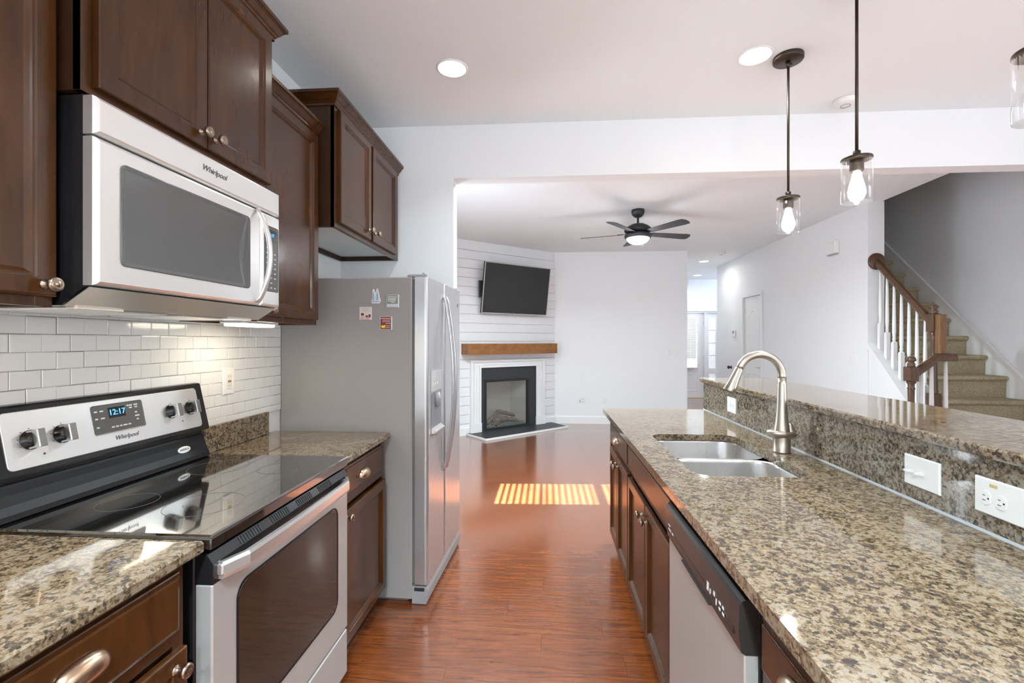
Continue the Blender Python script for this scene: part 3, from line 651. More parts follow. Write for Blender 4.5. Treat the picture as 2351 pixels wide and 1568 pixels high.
def plate(name, label, cat, o, u, v, w_, h_, items, group=None, vertical=True, mtl='plastic'):
    """wall plate centred at o; items: (kind, du, dv)"""
    o, u, v = Vector(o), Vector(u).normalized(), Vector(v).normalized(); n = u.cross(v)
    t = thing(name, o - v * h_ / 2, label, cat, group)
    MB().rings(o - u * w_ / 2 - v * h_ / 2, u, v, w_, h_, [(0, 0), (0, .003), (.003, .006)]).build('cover_plate', M[mtl], t)
    for kind, du, dv in items:
        c = o + u * du + v * dv
        a, e = (u, v) if vertical else (v, -u)
        if kind == 'duplex':
            for s_ in (-1, 1):
                q = c + e * s_ * .0195
                m = MB(); m.loft([[q + a * (math.cos(k) * .017) + e * (max(-.0135, min(.0135, math.sin(k) * .0165))) + n * d for k in [2 * PI * i / 24 for i in range(24)]] for d in (.004, .0078)], smooth=False); f = m.build('receptacle', M[mtl], t)
                m = MB()
                for sx, sh in ((-.0062, .0042), (.0062, .0034)): m.rings(q + a * (sx - .0009) + e * (.003 - sh) + n * .0078, a, e, .0018, sh * 2, [(0, 0), (0, .0003)])
                m.lathe([(0, 0), (.0024, 0), (.0024, .0003), (0, .0003)], q - e * .008 + n * .0078, n, 12); m.build('slot', M['slot'], f)
        elif kind == 'gfci':
            m = MB(); m.rings(c - a * .0165 - e * .0335, a, e, .033, .067, [(0, .004), (0, .0085), (.001, .009)]); f = m.build('receptacle', M['ivory'], t)
            m = MB()
            for s_ in (-1, 1):
                for sx in (-.006, .006): m.rings(c + a * (sx - .0009) + e * (s_ * .021 - .003) + n * .009, a, e, .0018, .007, [(0, 0), (0, .0003)])
            m.rings(c - a * .010 - e * .0045 + n * .009, a, e, .020, .0035, [(0, 0), (0, .0012)]); m.rings(c - a * .010 + e * .001 + n * .009, a, e, .020, .0035, [(0, 0), (0, .0012)]); m.build('test_button', M['dkgrey'], f)
        elif kind == 'toggle':
            m = MB(); m.rings(c - a * .0055 - e * .012, a, e, .011, .024, [(0, .005), (0, .0065)]); m.loft([[c + a * x - e * .004 + e * z + n * d for x, z in ((-.004, -.006), (.004, -.006), (.004, .006), (-.004, .006))] for d in (.006,)] + [[c + a * x + e * .009 + e * z + n * .019 for x, z in ((-.0032, -.003), (.0032, -.003), (.0032, .003), (-.0032, .003))]], smooth=False); m.build('toggle', M[mtl], t)
        elif kind == 'rocker':
            m = MB(); m.rings(c - a * .0165 - e * .0335, a, e, .033, .067, [(0, .004), (0, .007), (.001, .008)]); m.rings(c - a * .0135 - e * .0305, a, e, .027, .061, [(0, .006), (.0, .009), (.002, .0105)]); m.build('rocker', M[mtl], t)
        elif kind == 'jack':
            MB().lathe([(0, .005), (.0055, .005), (.0055, .010), (.0035, .012), (0, .012)], c, n, 16).build('jack', M['slot'], t)
        elif kind == 'hole':
            MB().rings(c - a * .006 - e * .008, a, e, .012, .016, [(0, .004), (0, .0066)]).build('port', M['slot'], t)
        elif kind == 'mark':
            MB().rings(c - a * .004 - e * .010, a, e, .008, .020, [(0, .005), (0, .0064)]).build('printed_mark', M['gold'], t)
    return t
plate('outlet', 'white outlet on the tile backsplash beside the stove', 'outlet', (XL + .009, 1.981, 1.212), (0, 1, 0), (0, 0, 1), .072, .118, [('gfci', 0, 0)])

# ------------------------------------------------------------------ refrigerator (stands turned by 2.4 degrees)
fr = thing('refrigerator', (-.625, 2.362, 0), 'stainless steel side-by-side refrigerator with grey side panel', 'refrigerator')
fr.rotation_euler = (0, 0, R(-2.4)); WL[fr.name] = Vector((0, 0, 0)); FW = .733
m = MB(); m.box(-.83, -.088, 0, FW, .025, 1.735, .006); m.box(-.80, -.12, .04, FW - .04, 0, .03); body = m.build('body', M['fside'], fr)
m = MB(); m.box(-.088, -.074, .008, FW - .008, .11, 1.725); m.build('gasket', M['fgasket'], body)
def fdoor(name, y0, y1):
    m = MB(); r = .018; prof = []
    for cx, cy, a0 in ((-r, y0 + r, 270), (-r, y1 - r, 0)):
        prof += [(cx + r * math.cos(R(a0 + 90 * k / 6)), cy + r * math.sin(R(a0 + 90 * k / 6))) for k in range(7)]
    prof += [(-.074, y1), (-.074, y0)]
    m.prism(prof, 'z', .105, 1.736); o = m.build(name, M['steelv'], fr, bevel=.003)
    return o
fz, fd = fdoor('freezer_door', 0, .330), fdoor('fridge_door', .337, FW)
def fhandle(parent, y):
    m = MB(); loops = []
    for k in range(33):
        q = k / 32; z = .632 + 1.03 * q; bow = math.sin(PI * q) ** .8 * .058; x = .004 + bow; h = .011 + .003 * math.sin(PI * q)
        loops.append([(x + math.cos(a) * .0075, y + math.sin(a) * h, z) for a in [2 * PI * j / 12 for j in range(12)]])
    m.loft(loops)
    for z in (.64, 1.655): m.box(-.002, .008, y - .010, y + .010, z - .012, z + .012, .003)
    return m.build('handle', M['steelv'], parent)
fhandle(fz, .298); fhandle(fd, .369)
m = MB(); m.rings((0, .045, .88), (0, 1, 0), (0, 0, 1), .200, .36, [(0, -.001), (0, .002), (.003, .003), (.006, .001)], rad=.01); dsp = m.build('dispenser', M['plasticg'], fz)
m = MB(); m.rings((.001, .053, 1.118), (0, 1, 0), (0, 0, 1), .184, .114, [(0, 0), (0, .004), (.002, .005)]); m.build('dispenser_panel', M['steelh'], dsp)
m = MB(); m.rings((.0012, .053, .895), (0, 1, 0), (0, 0, 1), .184, .215, [(0, .002), (.004, .0005), (.03, -.0005)]); m.build('dispenser_niche', mat('niche_grey', (.22, .23, .25), .25), dsp)
m = MB(); m.prism([(.001, .893), (.026, .897), (.028, .906), (.001, .925)], 'y', .056, .235); m.build('drip_tray', M['steelh'], dsp)
m = MB(); m.tube([(.003, .145, 1.108), (.012, .145, 1.07), (.014, .145, 1.03)], [.022, .020, .014], 12); m.build('paddle', M['plasticg'], dsp)
for k in range(3): MB().lathe([(0, 0), (.007, 0), (.006, .002), (0, .002)], (.0055, .085 + .040 * k, 1.16), (1, 0, 0), 12).build('dispenser_button', M['plastic'], dsp)
text('logo', 'W', .030, M['ink'], fd, (.0008, .66, 1.632), (0, 1, 0), (0, 0, 1), shear=.3)
m = MB(); m.box(-.12, -.01, .02, .05, 1.7355, 1.752, .004); m.tube([(-.03, .035, 1.735), (-.03, .035, 1.760)], .011, 12); m.build('hinge_cover', M['plasticg'], fr)
m = MB(); m.box(-.12, -.01, FW - .05, FW - .02, 1.7355, 1.752, .004); m.build('hinge_cover', M['plasticg'], fr)
m = MB(); m.prism([(-.088, .004), (-.012, .004), (-.004, .02), (-.004, .07), (-.012, .095), (-.088, .095)], 'y', .004, FW - .004); kg = m.build('kick_grille', M['plasticg'], fr)
m = MB(); m.box(-.075, -.02, .0005, .0045, .072, .090, .001); m.build('hinge_slot', M['slot'], kg)

# magnets on the side of the refrigerator
def side_y(x): return 2.362 + (-.625 - x) * .0419 - .0005
NU, NV = Vector((1, -.0419, 0)).normalized(), Vector((0, 0, 1)); NN = NU.cross(NV)
def magnet(label, x, z, w_, h_, face, items):
    c = Vector((x, side_y(x), z)); t = thing('fridge_magnet', c - NV * h_ / 2, label, 'magnet', 'magnets on the refrigerator side')
    MB().rings(c - NU * w_ / 2 - NV * h_ / 2, NU, NV, w_, h_, [(0, 0), (0, .006), (.002, .008)]).build('clear_block', mat('clear_acrylic', (.66, .66, .66), .12), t)
    MB().rings(c - NU * (w_ / 2 - .004) - NV * (h_ / 2 - .0025) + NN * .008, NU, NV, w_ - .008, h_ - .005, [(0, 0), (0, .0003)]).build('picture', mat('print', face, .4), t)
    for nm, colr, polys in items:
        m = MB()
        for pl in polys: m.loft([[c + NU * (a - .5) * w_ + NV * (b_ - .5) * h_ + NN * d for a, b_ in pl] for d in (.0083, .0087)], smooth=False)
        m.build(nm, mat('print_' + nm, colr, .4), t)
def rc(a, b_, c, d): return [(a, b_), (c, b_), (c, d), (a, d)]
def el(cx, cy, rx, ry): return [(cx + rx * math.cos(2 * PI * k / 14), cy + ry * math.sin(2 * PI * k / 14)) for k in range(14)]
magnet('square fridge magnet with a pale drawing of two red-haired people', -.966, 1.543, .068, .070, (.72, .62, .58), [('lettering', (.55, .46, .44), [rc(.3, .84, .7, .88), rc(.2, .74, .8, .77), rc(.35, .66, .8, .69)]), ('hair', (.13, .03, .025), [el(.28, .42, .13, .10), el(.86, .30, .10, .13), el(.63, .27, .09, .08)]), ('figure', (.70, .40, .36), [el(.27, .34, .08, .09), el(.75, .24, .09, .10), rc(.12, .05, .38, .26), rc(.5, .05, .85, .16)])])
magnet('red square fridge magnet with a yellow cup and lettering', -.852, 1.491, .066, .070, (.22, .035, .03), [('lettering', (.80, .55, .50), [rc(.08, .82, .92, .87), rc(.25, .70, .88, .74), rc(.22, .58, .88, .62), rc(.5, .44, .92, .49), rc(.5, .26, .88, .30), rc(.5, .13, .85, .17)]), ('yellow_cup', (.85, .62, .04), [[(.16, .12), (.42, .12), (.5, .34), (.10, .30)]]), ('ribbon', (.12, .08, .25), [rc(.48, .50, .95, .56)])])
magnet('grey square fridge magnet with white lines of lettering', -.815, 1.607, .068, .068, (.27, .29, .27), [('lettering', (.82, .82, .80), [rc(.10, .80, .88, .84), rc(.15, .68, .80, .72), rc(.12, .59, .78, .63), rc(.14, .48, .72, .52), rc(.40, .38, .66, .42)]), ('field', (.60, .65, .72), [rc(.07, .05, .93, .27)])])
c = Vector((-.908, side_y(-.908), 1.634)); t = thing('fridge_magnet', c - NV * .04, 'twin-tower shaped blue and white fridge magnet', 'magnet', 'magnets on the refrigerator side')
tw_ = [(-.024, -.038), (.018, -.038), (.026, -.026), (.025, -.018), (.019, -.006), (.017, .012), (.010, .040), (.004, .040), (-.001, .020), (-.007, .020), (-.011, .038), (-.017, .038), (-.020, .012), (-.021, -.012), (-.024, -.022)]
m = MB(); m.loft([[c + NU * a + NV * b_ + NN * d for a, b_ in tw_] for d in (0, .005)], smooth=False); m.build('backing', M['plastic'], t)
for nm, colr, pls in (('tower', (.33, .47, .53), [[(-.019, -.022), (-.010, -.022), (-.010, .010), (-.014, .030), (-.018, .010)], [(.003, -.022), (.014, -.022), (.013, .010), (.007, .030), (.003, .010)]]), ('base', (.42, .52, .66), [[(-.020, -.033), (.017, -.033), (.022, -.025), (-.020, -.024)]]), ('bridge', (.60, .72, .74), [[(-.009, -.020), (.002, -.020), (.002, .004), (-.009, .004)]])):
    m = MB()
    for pl in pls: m.loft([[c + NU * a + NV * b_ + NN * d for a, b_ in pl] for d in (.005, .0056)], smooth=False)
    m.build(nm, mat('magnet_' + nm, colr, .4), t)

# ------------------------------------------------------------------ island
IY0 = -.75
base_cab('island_cabinet', 'dark wood island cabinet at the far end with cup-pull drawer over two doors', -1, .44, 1.09, 2.420, 3.20, [('drawer', 2.425, 3.06, .735, .862, 'cup', (2.775, .800)), ('door', 2.418, 2.762, .125, .698, 'knob', (2.730, .650)), ('door', 2.772, 3.075, .125, .698, 'knob', (2.805, .650))], group='dark wood island cabinets')
base_cab('island_cabinet', 'dark wood sink base island cabinet with plain false front over two doors', -1, .44, 1.09, 1.575, 2.406, [('drawer', 1.583, 2.400, .735, .860, None, None), ('door', 1.595, 1.985, .125, .690, 'knob', (1.945, .632)), ('door', 1.993, 2.402, .125, .690, 'knob', (2.033, .632))], group='dark wood island cabinets', cz=.60)
base_cab('island_cabinet', 'dark wood island cabinet at the near end, nearest side of the dishwasher', -1, .445, 1.09, .28, .972, [('drawer', .31, .945, .735, .842, 'cup', (.80, .795)), ('door', .31, .945, .125, .69, 'knob', (.90, .63))], group='dark wood island cabinets')
dw = thing('dishwasher', (.75, 1.28, 0), 'stainless steel dishwasher with black control strip under the island counter', 'dishwasher')
m = MB(); m.box(.442, 1.05, .980, 1.570, .02, .868); m.box(.51, 1.05, .985, 1.565, 0, .10); m.build('tub', M['blackm'], dw)
m = MB(); m.rings((.413, 1.568, .105), (0, -1, 0), (0, 0, 1), 1.568 - .984, .630, [(0, -.028), (0, -.003), (.003, 0)]); m.build('door', M['steel'], dw)
m = MB(); m.loft([[(.442, y, .736), (.416, y, .736), (.407, y, .741), (.401, y, .785), (.403, y, .838), (.408, y, .848), (.417, y, .852), (.442, y, .852)] for y in (.984, 1.569)], smooth=False); cs = m.build('control_strip', mat('dishwasher_plastic', (.028, .024, .022), .22), dw)
m = MB(); m.rings((.4022, 1.545, .761), (0, -1, 0), (.04, 0, 1), .535, .064, [(0, 0), (0, .0012), (.002, .0018), (.004, .0008)], rad=.006); pn = m.build('control_panel', M['black'], cs)
m = MB()
for k, (y, z, a, h) in enumerate(((1.49, .792, .030, .005), (1.45, .792, .018, .005), (1.49, .806, .022, .004), (1.13, .79, .012, .020), (1.11, .79, .006, .012), (1.085, .80, .010, .010), (1.07, .786, .006, .014), (1.05, .80, .012, .006), (1.05, .786, .010, .006), (1.03, .80, .010, .006), (1.03, .786, .012, .006))):
    m.rings((.4000, y + .04, z - .015), (0, -1, 0), (.04, 0, 1), a, h, [(0, 0), (0, .0006)])
m.build('button_print', M['whiteink'], pn)
m = MB(); m.box(.404, .414, 1.17, 1.40, .7335, .7385); m.build('grip_recess', M['slot'], cs)
# granite counter with undermount sink cut-out
SX0, SX1, SY0, SY1 = .532, .945, 1.664, 2.396
it = thing('countertop', (.75, 1.3, .884), 'long speckled granite island countertop with sink cut-out and low splash', 'countertop', 'granite countertops')
m = MB(); z0, z1 = .884, .915; r = .07
m.box(.40, SX0, IY0, 3.28, z0, z1); m.box(SX1, 1.10, IY0, 3.28, z0, z1); m.box(SX0, SX1, IY0, SY0, z0, z1); m.box(SX0, SX1, SY1, 3.28, z0, z1)
for cx, cy, a0, px, py in ((SX0 + r, SY0 + r, 180, SX0, SY0), (SX1 - r, SY0 + r, 270, SX1, SY0), (SX1 - r, SY1 - r, 0, SX1, SY1), (SX0 + r, SY1 - r, 90, SX0, SY1)):
    m.prism([(px, py)] + [(cx + r * math.cos(R(a0 + 90 * k / 8)), cy + r * math.sin(R(a0 + 90 * k / 8))) for k in range(8, -1, -1)], 'z', z0, z1)
m.build('granite_slab', M['gran'], it)
MB().box(1.10, 1.124, IY0, 3.28, .884, 1.106, .002).build('granite_backsplash', M['granb'], it)
MB().loft([[(1.094, y, .9151), (1.1005, y, .9151), (1.1005, y, .9215)] for y in (IY0, 3.28)], smooth=False).build('caulk_line', M['caulk'], it)
struct(MB().box(1.125, 1.25, IY0, 3.265, 0, 1.105), 'wall_bar', M['wall'])
b_ = MB(); slab_top(b_, 1.078, 1.545, IY0, 3.245 + .06, 1.106, 1.137, .006)
tag(b_.build('bar_top', M['gran'], bevel=0), 'raised speckled granite bar top along the island', 'countertop', 'granite countertops')
sk = thing('sink', (.75, 1.98, .70), 'double-bowl stainless steel sink set into the island counter', 'sink')
def bowl(y0, y1, dep):
    m = MB(); x0, x1 = SX0 - .008, SX1 + .008
    m.rings((x0, y0, .883), (1, 0, 0), (0, 1, 0), x1 - x0, y1 - y0, [(-.014, 0), (0, 0), (.004, -.004), (.006, -.012), (.016, -dep + .03), (.030, -dep + .008), (.055, -dep)], rad=.085, seg=10, back=False, smooth=True)
    o = m.build('bowl', M['sink'], sk)
    m = MB(); m.lathe([(.045, .0), (.043, .003), (.030, .001), (.012, -.002), (0, -.002)], ((x0 + x1) / 2, (y0 + y1) / 2, .8835 - dep), seg=24); m.build('drain', M['chrome'], o)
bowl(1.656, 2.015, .19); bowl(2.043, 2.404, .19)
# faucet
fa = thing('faucet', (1.014, 2.041, .915), 'brushed nickel pull-down gooseneck faucet behind the sink', 'faucet'); fx, fy = 1.014, 2.041
m = MB(); m.lathe([(0, .915), (.036, .915), (.036, .922), (.0345, .924), (.0340, .97), (.034, .985), (.034, .995), (.032, 1.012), (.029, 1.03), (.0245, 1.06), (.0212, 1.10), (.019, 1.15), (.0178, 1.20), (.0168, 1.235), (0, 1.235)], (fx, fy, 0), seg=32); m.build('body', M['nickel'], fa)
m = MB(); pts = [(fx, fy, 1.225)]
for k in range(25):
    a = R(0 + 160 * k / 24); pts.append((fx - .092 + .092 * math.cos(a), fy, 1.245 + .092 * math.sin(a)))
m.tube(pts, .0165, 20); m.build('spout', M['nickel'], fa)
m = MB(); e = Vector(pts[-1]); d = Vector((-.40, 0, -.92)).normalized(); m.tube([e, e + d * .004, e + d * .006, e + d * .03, e + d * .085, e + d * .105, e + d * .110], [.0165, .0174, .0178, .019, .0255, .0280, .0262], 24); hd = m.build('spray_head', M['nickel'], fa)
m = MB(); m.tube([e + d * .1095, e + d * .112], [.021, .020], 24); m.build('spray_face', M['slot'], hd)
m = MB(); loops = []
for f, z in ((.05, .962), (.45, .968), (.82, .983), (.97, .992), (1.0, .998), (.97, 1.004), (.80, 1.008), (.3, 1.010)):
    loops.append([(fx + .064 * f * math.cos(q), fy + .042 * f * math.sin(q), z - .05 * .061 * f * math.cos(q)) for q in [2 * PI * k / 28 for k in range(28)]])
m.loft(loops); m.lathe([(0, 1.042), (.010, 1.038), (.019, 1.026), (.025, 1.008), (.025, .99)], (fx + .032, fy, 0), seg=20); m.build('lever_handle', M['nickel'], fa)

plate('switch_plate', 'white horizontal plate with two toggles on the granite splash, nearer the faucet', 'light switch', (1.0995, 1.412, 1.007), (0, -1, 0), (0, 0, 1), .126, .090, [('toggle', -.036, -.002), ('toggle', .0, -.002), ('hole', .03, -.03)] [:2], 'plates on the granite splash', vertical=False)
plate('outlet', 'large white horizontal outlet plate on the granite splash at the right edge', 'outlet', (1.0995, 1.182, 1.008), (0, -1, 0), (0, 0, 1), .126, .090, [('duplex', -.012, -.004), ('mark', -.012, .030)], 'plates on the granite splash', vertical=False)
plate('outlet', 'small white outlet plate on the granite splash beyond the faucet', 'outlet', (1.0995, 2.785, 1.014), (0, -1, 0), (0, 0, 1), .126, .090, [('duplex', 0, 0)], 'plates on the granite splash', vertical=False)

# ------------------------------------------------------------------ lights on the ceiling
def pend(x, y, label):
    t = thing('pendant_light', (x, y, CZ), label, 'pendant light', 'pendant lights over the bar')
    m = MB(); m.lathe([(0, CZ), (.072, CZ), (.073, CZ - .004), (.073, CZ - .020), (.070, CZ - .024), (0, CZ - .025)], (x, y, 0), seg=36)
    for s_ in (-.036, .036): m.lathe([(0, CZ - .030), (.004, CZ - .030), (.0045, CZ - .025), (.0045, CZ - .024)], (x + s_ * .8, y + s_ * .6, 0), seg=10)
    m.build('canopy', M['bronze'], t)
    MB().lathe([(0, CZ - .055), (.008, CZ - .055), (.011, CZ - .045), (.012, CZ - .024)], (x, y, 0), seg=16).build('canopy_collar', M['bronze'], t)
    MB().cyl((x, y, CZ - .04), (x, y, 2.165), .0062, seg=14).build('rod', M['bronze'], t)
    MB().lathe([(0, 2.183), (.0135, 2.183), (.0135, 2.153), (0, 2.153)], (x, y, 0), seg=20).build('rod_coupling', M['bronze'], t)
    MB().lathe([(0, 2.156), (.0545, 2.154), (.0555, 2.151), (.0555, 2.145), (.050, 2.144), (.046, 2.144), (0, 2.144)], (x, y, 0), seg=36).build('cap_disc', M['bronze'], t)
    MB().lathe([(0, 2.144), (.0235, 2.144), (.0245, 2.138), (.0245, 2.102), (.0225, 2.098), (0, 2.098)], (x, y, 0), seg=24).build('socket', M['bronze'], t)
    MB().lathe([(.0548, 2.1445), (.0548, 1.972), (.0525, 1.9705)], (x, y, 0), seg=40).build('glass_shade', M['shade'], t)
    MB().lathe([(0, 2.099), (.013, 2.098), (.014, 2.088), (.019, 2.070), (.027, 2.040), (.0315, 2.018), (.031, 2.002), (.026, 1.988), (.017, 1.979), (.006, 1.974), (0, 1.973)], (x, y, 0), seg=24).build('bulb', M['bulb'], t)
    d = bpy.data.lights.new('pendant_glow', 'POINT'); d.energy = 1.8; d.color = (1, .92, .80); d.shadow_soft_size = .03
    o = bpy.data.objects.new('pendant_glow', d); COL.objects.link(o); o.parent = t; o.location = (0, 0, 1.945 - CZ)
    return t
pd = pend(1.276, 2.503, 'farthest bronze pendant light with clear glass shade, its round canopy in view')
for y, lb in ((1.980, 'middle bronze pendant light with clear glass shade over the bar'), (1.273, 'nearest pendant light, its clear glass shade cut by the right edge')):
    c = copy_tree(pd); c.location = (1.283, y, CZ); c['label'] = lb

def can_light(x, y, r, power, label):
    t = thing('recessed_light', (x, y, CZ), label, 'ceiling light', 'recessed ceiling lights')
    MB().lathe([(r * .86, CZ - .004), (r * .90, CZ - .006), (r * 1.0, CZ - .003), (r * 1.01, CZ), (r * .86, CZ)], (x, y, 0), seg=40).build('trim_ring', M['trim'], t)
    MB().lathe([(0, CZ - .0035), (r * .87, CZ - .0035), (r * .87, CZ - .0015), (0, CZ - .0015)], (x, y, 0), seg=40).build('lens', M['can'], t)
    d = bpy.data.lights.new('downlight', 'AREA'); d.shape = 'DISK'; d.size = r * 1.7; d.energy = power; d.spread = R(115); d.color = (.80, .94, 1.0)
    o = bpy.data.objects.new('downlight', d); COL.objects.link(o); o.parent = t; o.location = (0, 0, -.010)
    return t
cl = can_light(-.521, 2.483, .088, 2.4, 'left recessed ceiling light, above the aisle near the refrigerator')
for x, y, lb in ((1.098, 2.482, 'right recessed ceiling light, beside the pendant canopy'), (2.96, 8.816, 'nearer recessed ceiling light in the far hallway'), (3.438, 10.67, 'farther recessed ceiling light in the far hallway')):
    c = copy_tree(cl); c.location = (x, y, CZ); c['label'] = lb
    for ch in c.children:
        if ch.type == 'LIGHT' and y > 5: ch.data = ch.data.copy(); ch.data.energy = 4; ch.data.spread = R(165); ch.data.color = (1, .98, .95)
for x, y in ((-.6, 3.85), (1.0, 3.85)):  # extra downlights hidden by the header, added as living room fill
    c = copy_tree(cl); c.location = (x, y, CZ); c['label'] = 'unseen recessed light added to fill the living room past the header'
    for ch in c.children:
        if ch.type == 'LIGHT': ch.data = ch.data.copy(); ch.data.energy = 44; ch.data.spread = R(160)
for x, y in ((-.1, -.55), (2.8, .35), (-.3, -1.9), (2.8, -1.7)):  # invented downlights out of view, added to brighten the kitchen
    c = copy_tree(cl); c.location = (x, y, CZ); c['label'] = 'unseen recessed light added to fill the near end of the kitchen'
    for ch in c.children:
        if ch.type == 'LIGHT': ch.data = ch.data.copy(); ch.data.energy = 54; ch.data.spread = R(128)
def smoke(x, y, label, r=.068):
    t = thing('smoke_detector', (x, y, CZ), label, 'smoke detector')
    MB().lathe([(0, CZ), (r, CZ), (r, CZ - .010), (r * .96, CZ - .014), (r * .90, CZ - .026), (r * .70, CZ - .036), (0, CZ - .038)], (x, y, 0), seg=36).build('cover', M['plastic'], t)
    MB().lathe([(r * .35, CZ - .0375), (r * .35, CZ - .0395), (r * .42, CZ - .0395), (r * .42, CZ - .037)], (x, y, 0), seg=28).build('vent_ring', M['plasticg'], t)
smoke(1.86, 2.975, 'white smoke detector on the kitchen ceiling behind the pendant rod'); smoke(2.964, 7.967, 'small white smoke detector on the ceiling near the hallway')

# ------------------------------------------------------------------ ceiling fan
FX, FY = 1.045, 5.31
fan = thing('ceiling_fan', (FX, FY, CZ), 'black five-blade ceiling fan with lit bowl light', 'ceiling fan')
MB().lathe([(0, CZ), (.072, CZ), (.074, CZ - .03), (.066, CZ - .055), (.045, CZ - .078), (.03, CZ - .086), (0, CZ - .088)], (FX, FY, 0), seg=32).build('canopy', M['fanblack'], fan)
MB().cyl((FX, FY, CZ - .07), (FX, FY, 2.735), .0125, seg=14).build('downrod', M['fanblack'], fan)
MB().lathe([(0, 2.745), (.02, 2.745), (.03, 2.737), (.075, 2.732), (.12, 2.708), (.148, 2.682), (.155, 2.668), (.152, 2.652), (.13, 2.642), (.10, 2.636), (0, 2.634)], (FX, FY, 0), seg=40).build('motor_housing', M['fanblack'], fan)
lk = MB().lathe([(.10, 2.640), (.11, 2.636), (.148, 2.618), (.154, 2.605), (.154, 2.590), (.145, 2.576), (.125, 2.572), (0, 2.572)], (FX, FY, 0), seg=40).build('light_kit', M['fanblack'], fan)
MB().lathe([(.128, 2.5715), (.125, 2.562), (.110, 2.540), (.085, 2.521), (.05, 2.509), (0, 2.504)], (FX, FY, 0), seg=40).build('glass_bowl', M['bowl'], lk)
MB().tube([(FX + .04, FY - .06, 2.575), (FX + .042, FY - .062, 2.47)], .0016, 6).build('pull_chain', M['plastic'], lk)
for a in (90, 162, 234, 306, 18):
    Mx = Matrix.Translation((FX, FY, 2.628)) @ Matrix.Rotation(R(a), 4, 'Z') @ Matrix.Rotation(R(-12), 4, 'X')
    m = MB(); ol = [(.17, -.045), (.60, -.066), (.645, -.058), (.668, -.02), (.668, .03), (.655, .060), (.60, .066), (.17, .045)]
    m.prism(ol, 'z', -.003, .003); m.xf(Mx); bl = m.build('blade', M['blade'], fan)
    m = MB(); m.prism([(.10, -.018), (.20, -.034), (.23, -.012), (.23, .012), (.20, .034), (.10, .018)], 'z', .003, .008); m.xf(Mx); m.build('blade_iron', M['fanblack'], bl)
d = bpy.data.lights.new('fan_glow', 'POINT'); d.energy = 6; d.color = (.92, .96, 1.0); d.shadow_soft_size = .1
o = bpy.data.objects.new('fan_glow', d); COL.objects.link(o); o.parent = fan; o.location = (0, 0, 2.44 - CZ)

# ------------------------------------------------------------------ fireplace wall
fp_ = thing('fireplace', tuple(dp(.93, 0, .05)), 'corner fireplace with white surround, black slate face and glass front', 'fireplace')
m = MB(); S0, S1, ZT = .225, 1.635, 1.105; I0, I1, IZ = .400, 1.472, .992
dbox(m, S0, I0, .030, ZT, 0, .030); dbox(m, I1, S1, .030, ZT, 0, .030); dbox(m, I0, I1, IZ, ZT, 0, .030)
for q0, q1, o1 in ((.0, .045, .046), (.055, .065, .040), (.10, .115, .040), (.150, .178, .048)):
    a0, a1, c = S0 + q0, S1 - q0, ZT - q0 * .64; e0, e1, f = S0 + q1, S1 - q1, ZT - q1 * .64
    dbox(m, a0, e0, .030, c, .028, o1); dbox(m, e1, a1, .030, c, .028, o1); dbox(m, e0, e1, f, c, .028, o1)
for q in (S0, S1 - .178): dbox(m, q - .006, q + .184, .030, .165, .028, .054)
m.build('surround', M['trim'], fp_)
m = MB(); dbox(m, I0, .478, .030, IZ, .0, .016); dbox(m, 1.325, I1, .030, IZ, .0, .016); dbox(m, .478, 1.325, .806, IZ, 0, .016); m.build('slate_face', M['slate'], fp_)
m = MB(); f = .030
dbox(m, .480, .480 + f, .032, .805, -.03, .022); dbox(m, 1.323 - f, 1.323, .032, .805, -.03, .022); dbox(m, .480 + f, 1.323 - f, .765, .805, -.03, .022); dbox(m, .480 + f, 1.323 - f, .032, .058, -.03, .022)
m.build('firebox_frame', M['blackm'], fp_)
m = MB(); dbox(m, .500, 1.303, .05, .775, -.004, -.001); m.build('glass_door', M['fireglass'], fp_)
m = MB(); BK = -.34
m.loft([[dp(.485, z, -.03), dp(.60, z, BK), dp(1.20, z, BK), dp(1.32, z, -.03)] for z in (.035, .80)], cap0=True, cap1=True, smooth=False)
m.f = [fc for fc in m.f]; fb = m.build('firebox', M['firebrick'], fp_)
bm = bmesh.new(); bm.from_mesh(fb.data); bm.faces.ensure_lookup_table()
DN3 = DN.copy()
kill = [fc for fc in bm.faces if abs(fc.normal.dot(DN3)) > .95 and (fc.calc_center_median() + WL[fb.name] - dp(.9, .4, -.03)).length < .15]
bmesh.ops.delete(bm, geom=kill, context='FACES_ONLY'); bm.to_mesh(fb.data); bm.free()
def dlog(s0, o0, z0, s1, o1, z1, r):
    m = MB(); n = 9; pts, rs = [], []
    for k in range(n):
        q = k / (n - 1); pts.append(dp(s0 + (s1 - s0) * q, z0 + (z1 - z0) * q + random.uniform(-.006, .006), o0 + (o1 - o0) * q + random.uniform(-.006, .006))); rs.append(r * random.uniform(.85, 1.12) * (1 if 0 < k < n - 1 else .7))
    m.tube(pts, rs, 12); m.build('ceramic_log', M['log'], fp_)
dlog(.56, -.10, .105, .88, -.20, .27, .034); dlog(.84, -.20, .275, 1.14, -.14, .19, .032); dlog(.70, -.12, .135, .98, -.10, .165, .036); dlog(.66, -.08, .095, .84, -.09, .10, .028); dlog(.98, -.16, .13, 1.16, -.10, .12, .025)
m = MB()
for k in range(420):
    s_, o_ = random.uniform(.52, 1.28), random.uniform(-.24, -.04); r = random.uniform(.006, .016); z = .062 + random.uniform(0, .025) + max(0, -.04 - o_) * .12
    if abs(s_ - .9) > .40 - (-.24 - o_) * -.1: r *= .7
    p = dp(s_, z, o_); m.loft([[p + Vector((math.cos(q) * r * f * random.uniform(.7, 1.2), math.sin(q) * r * f * random.uniform(.7, 1.2), h * r)) for q in (0, 1.26, 2.5, 3.77, 5.0)] for f, h in ((.6, -.7), (1, 0), (.5, .7))], smooth=False)
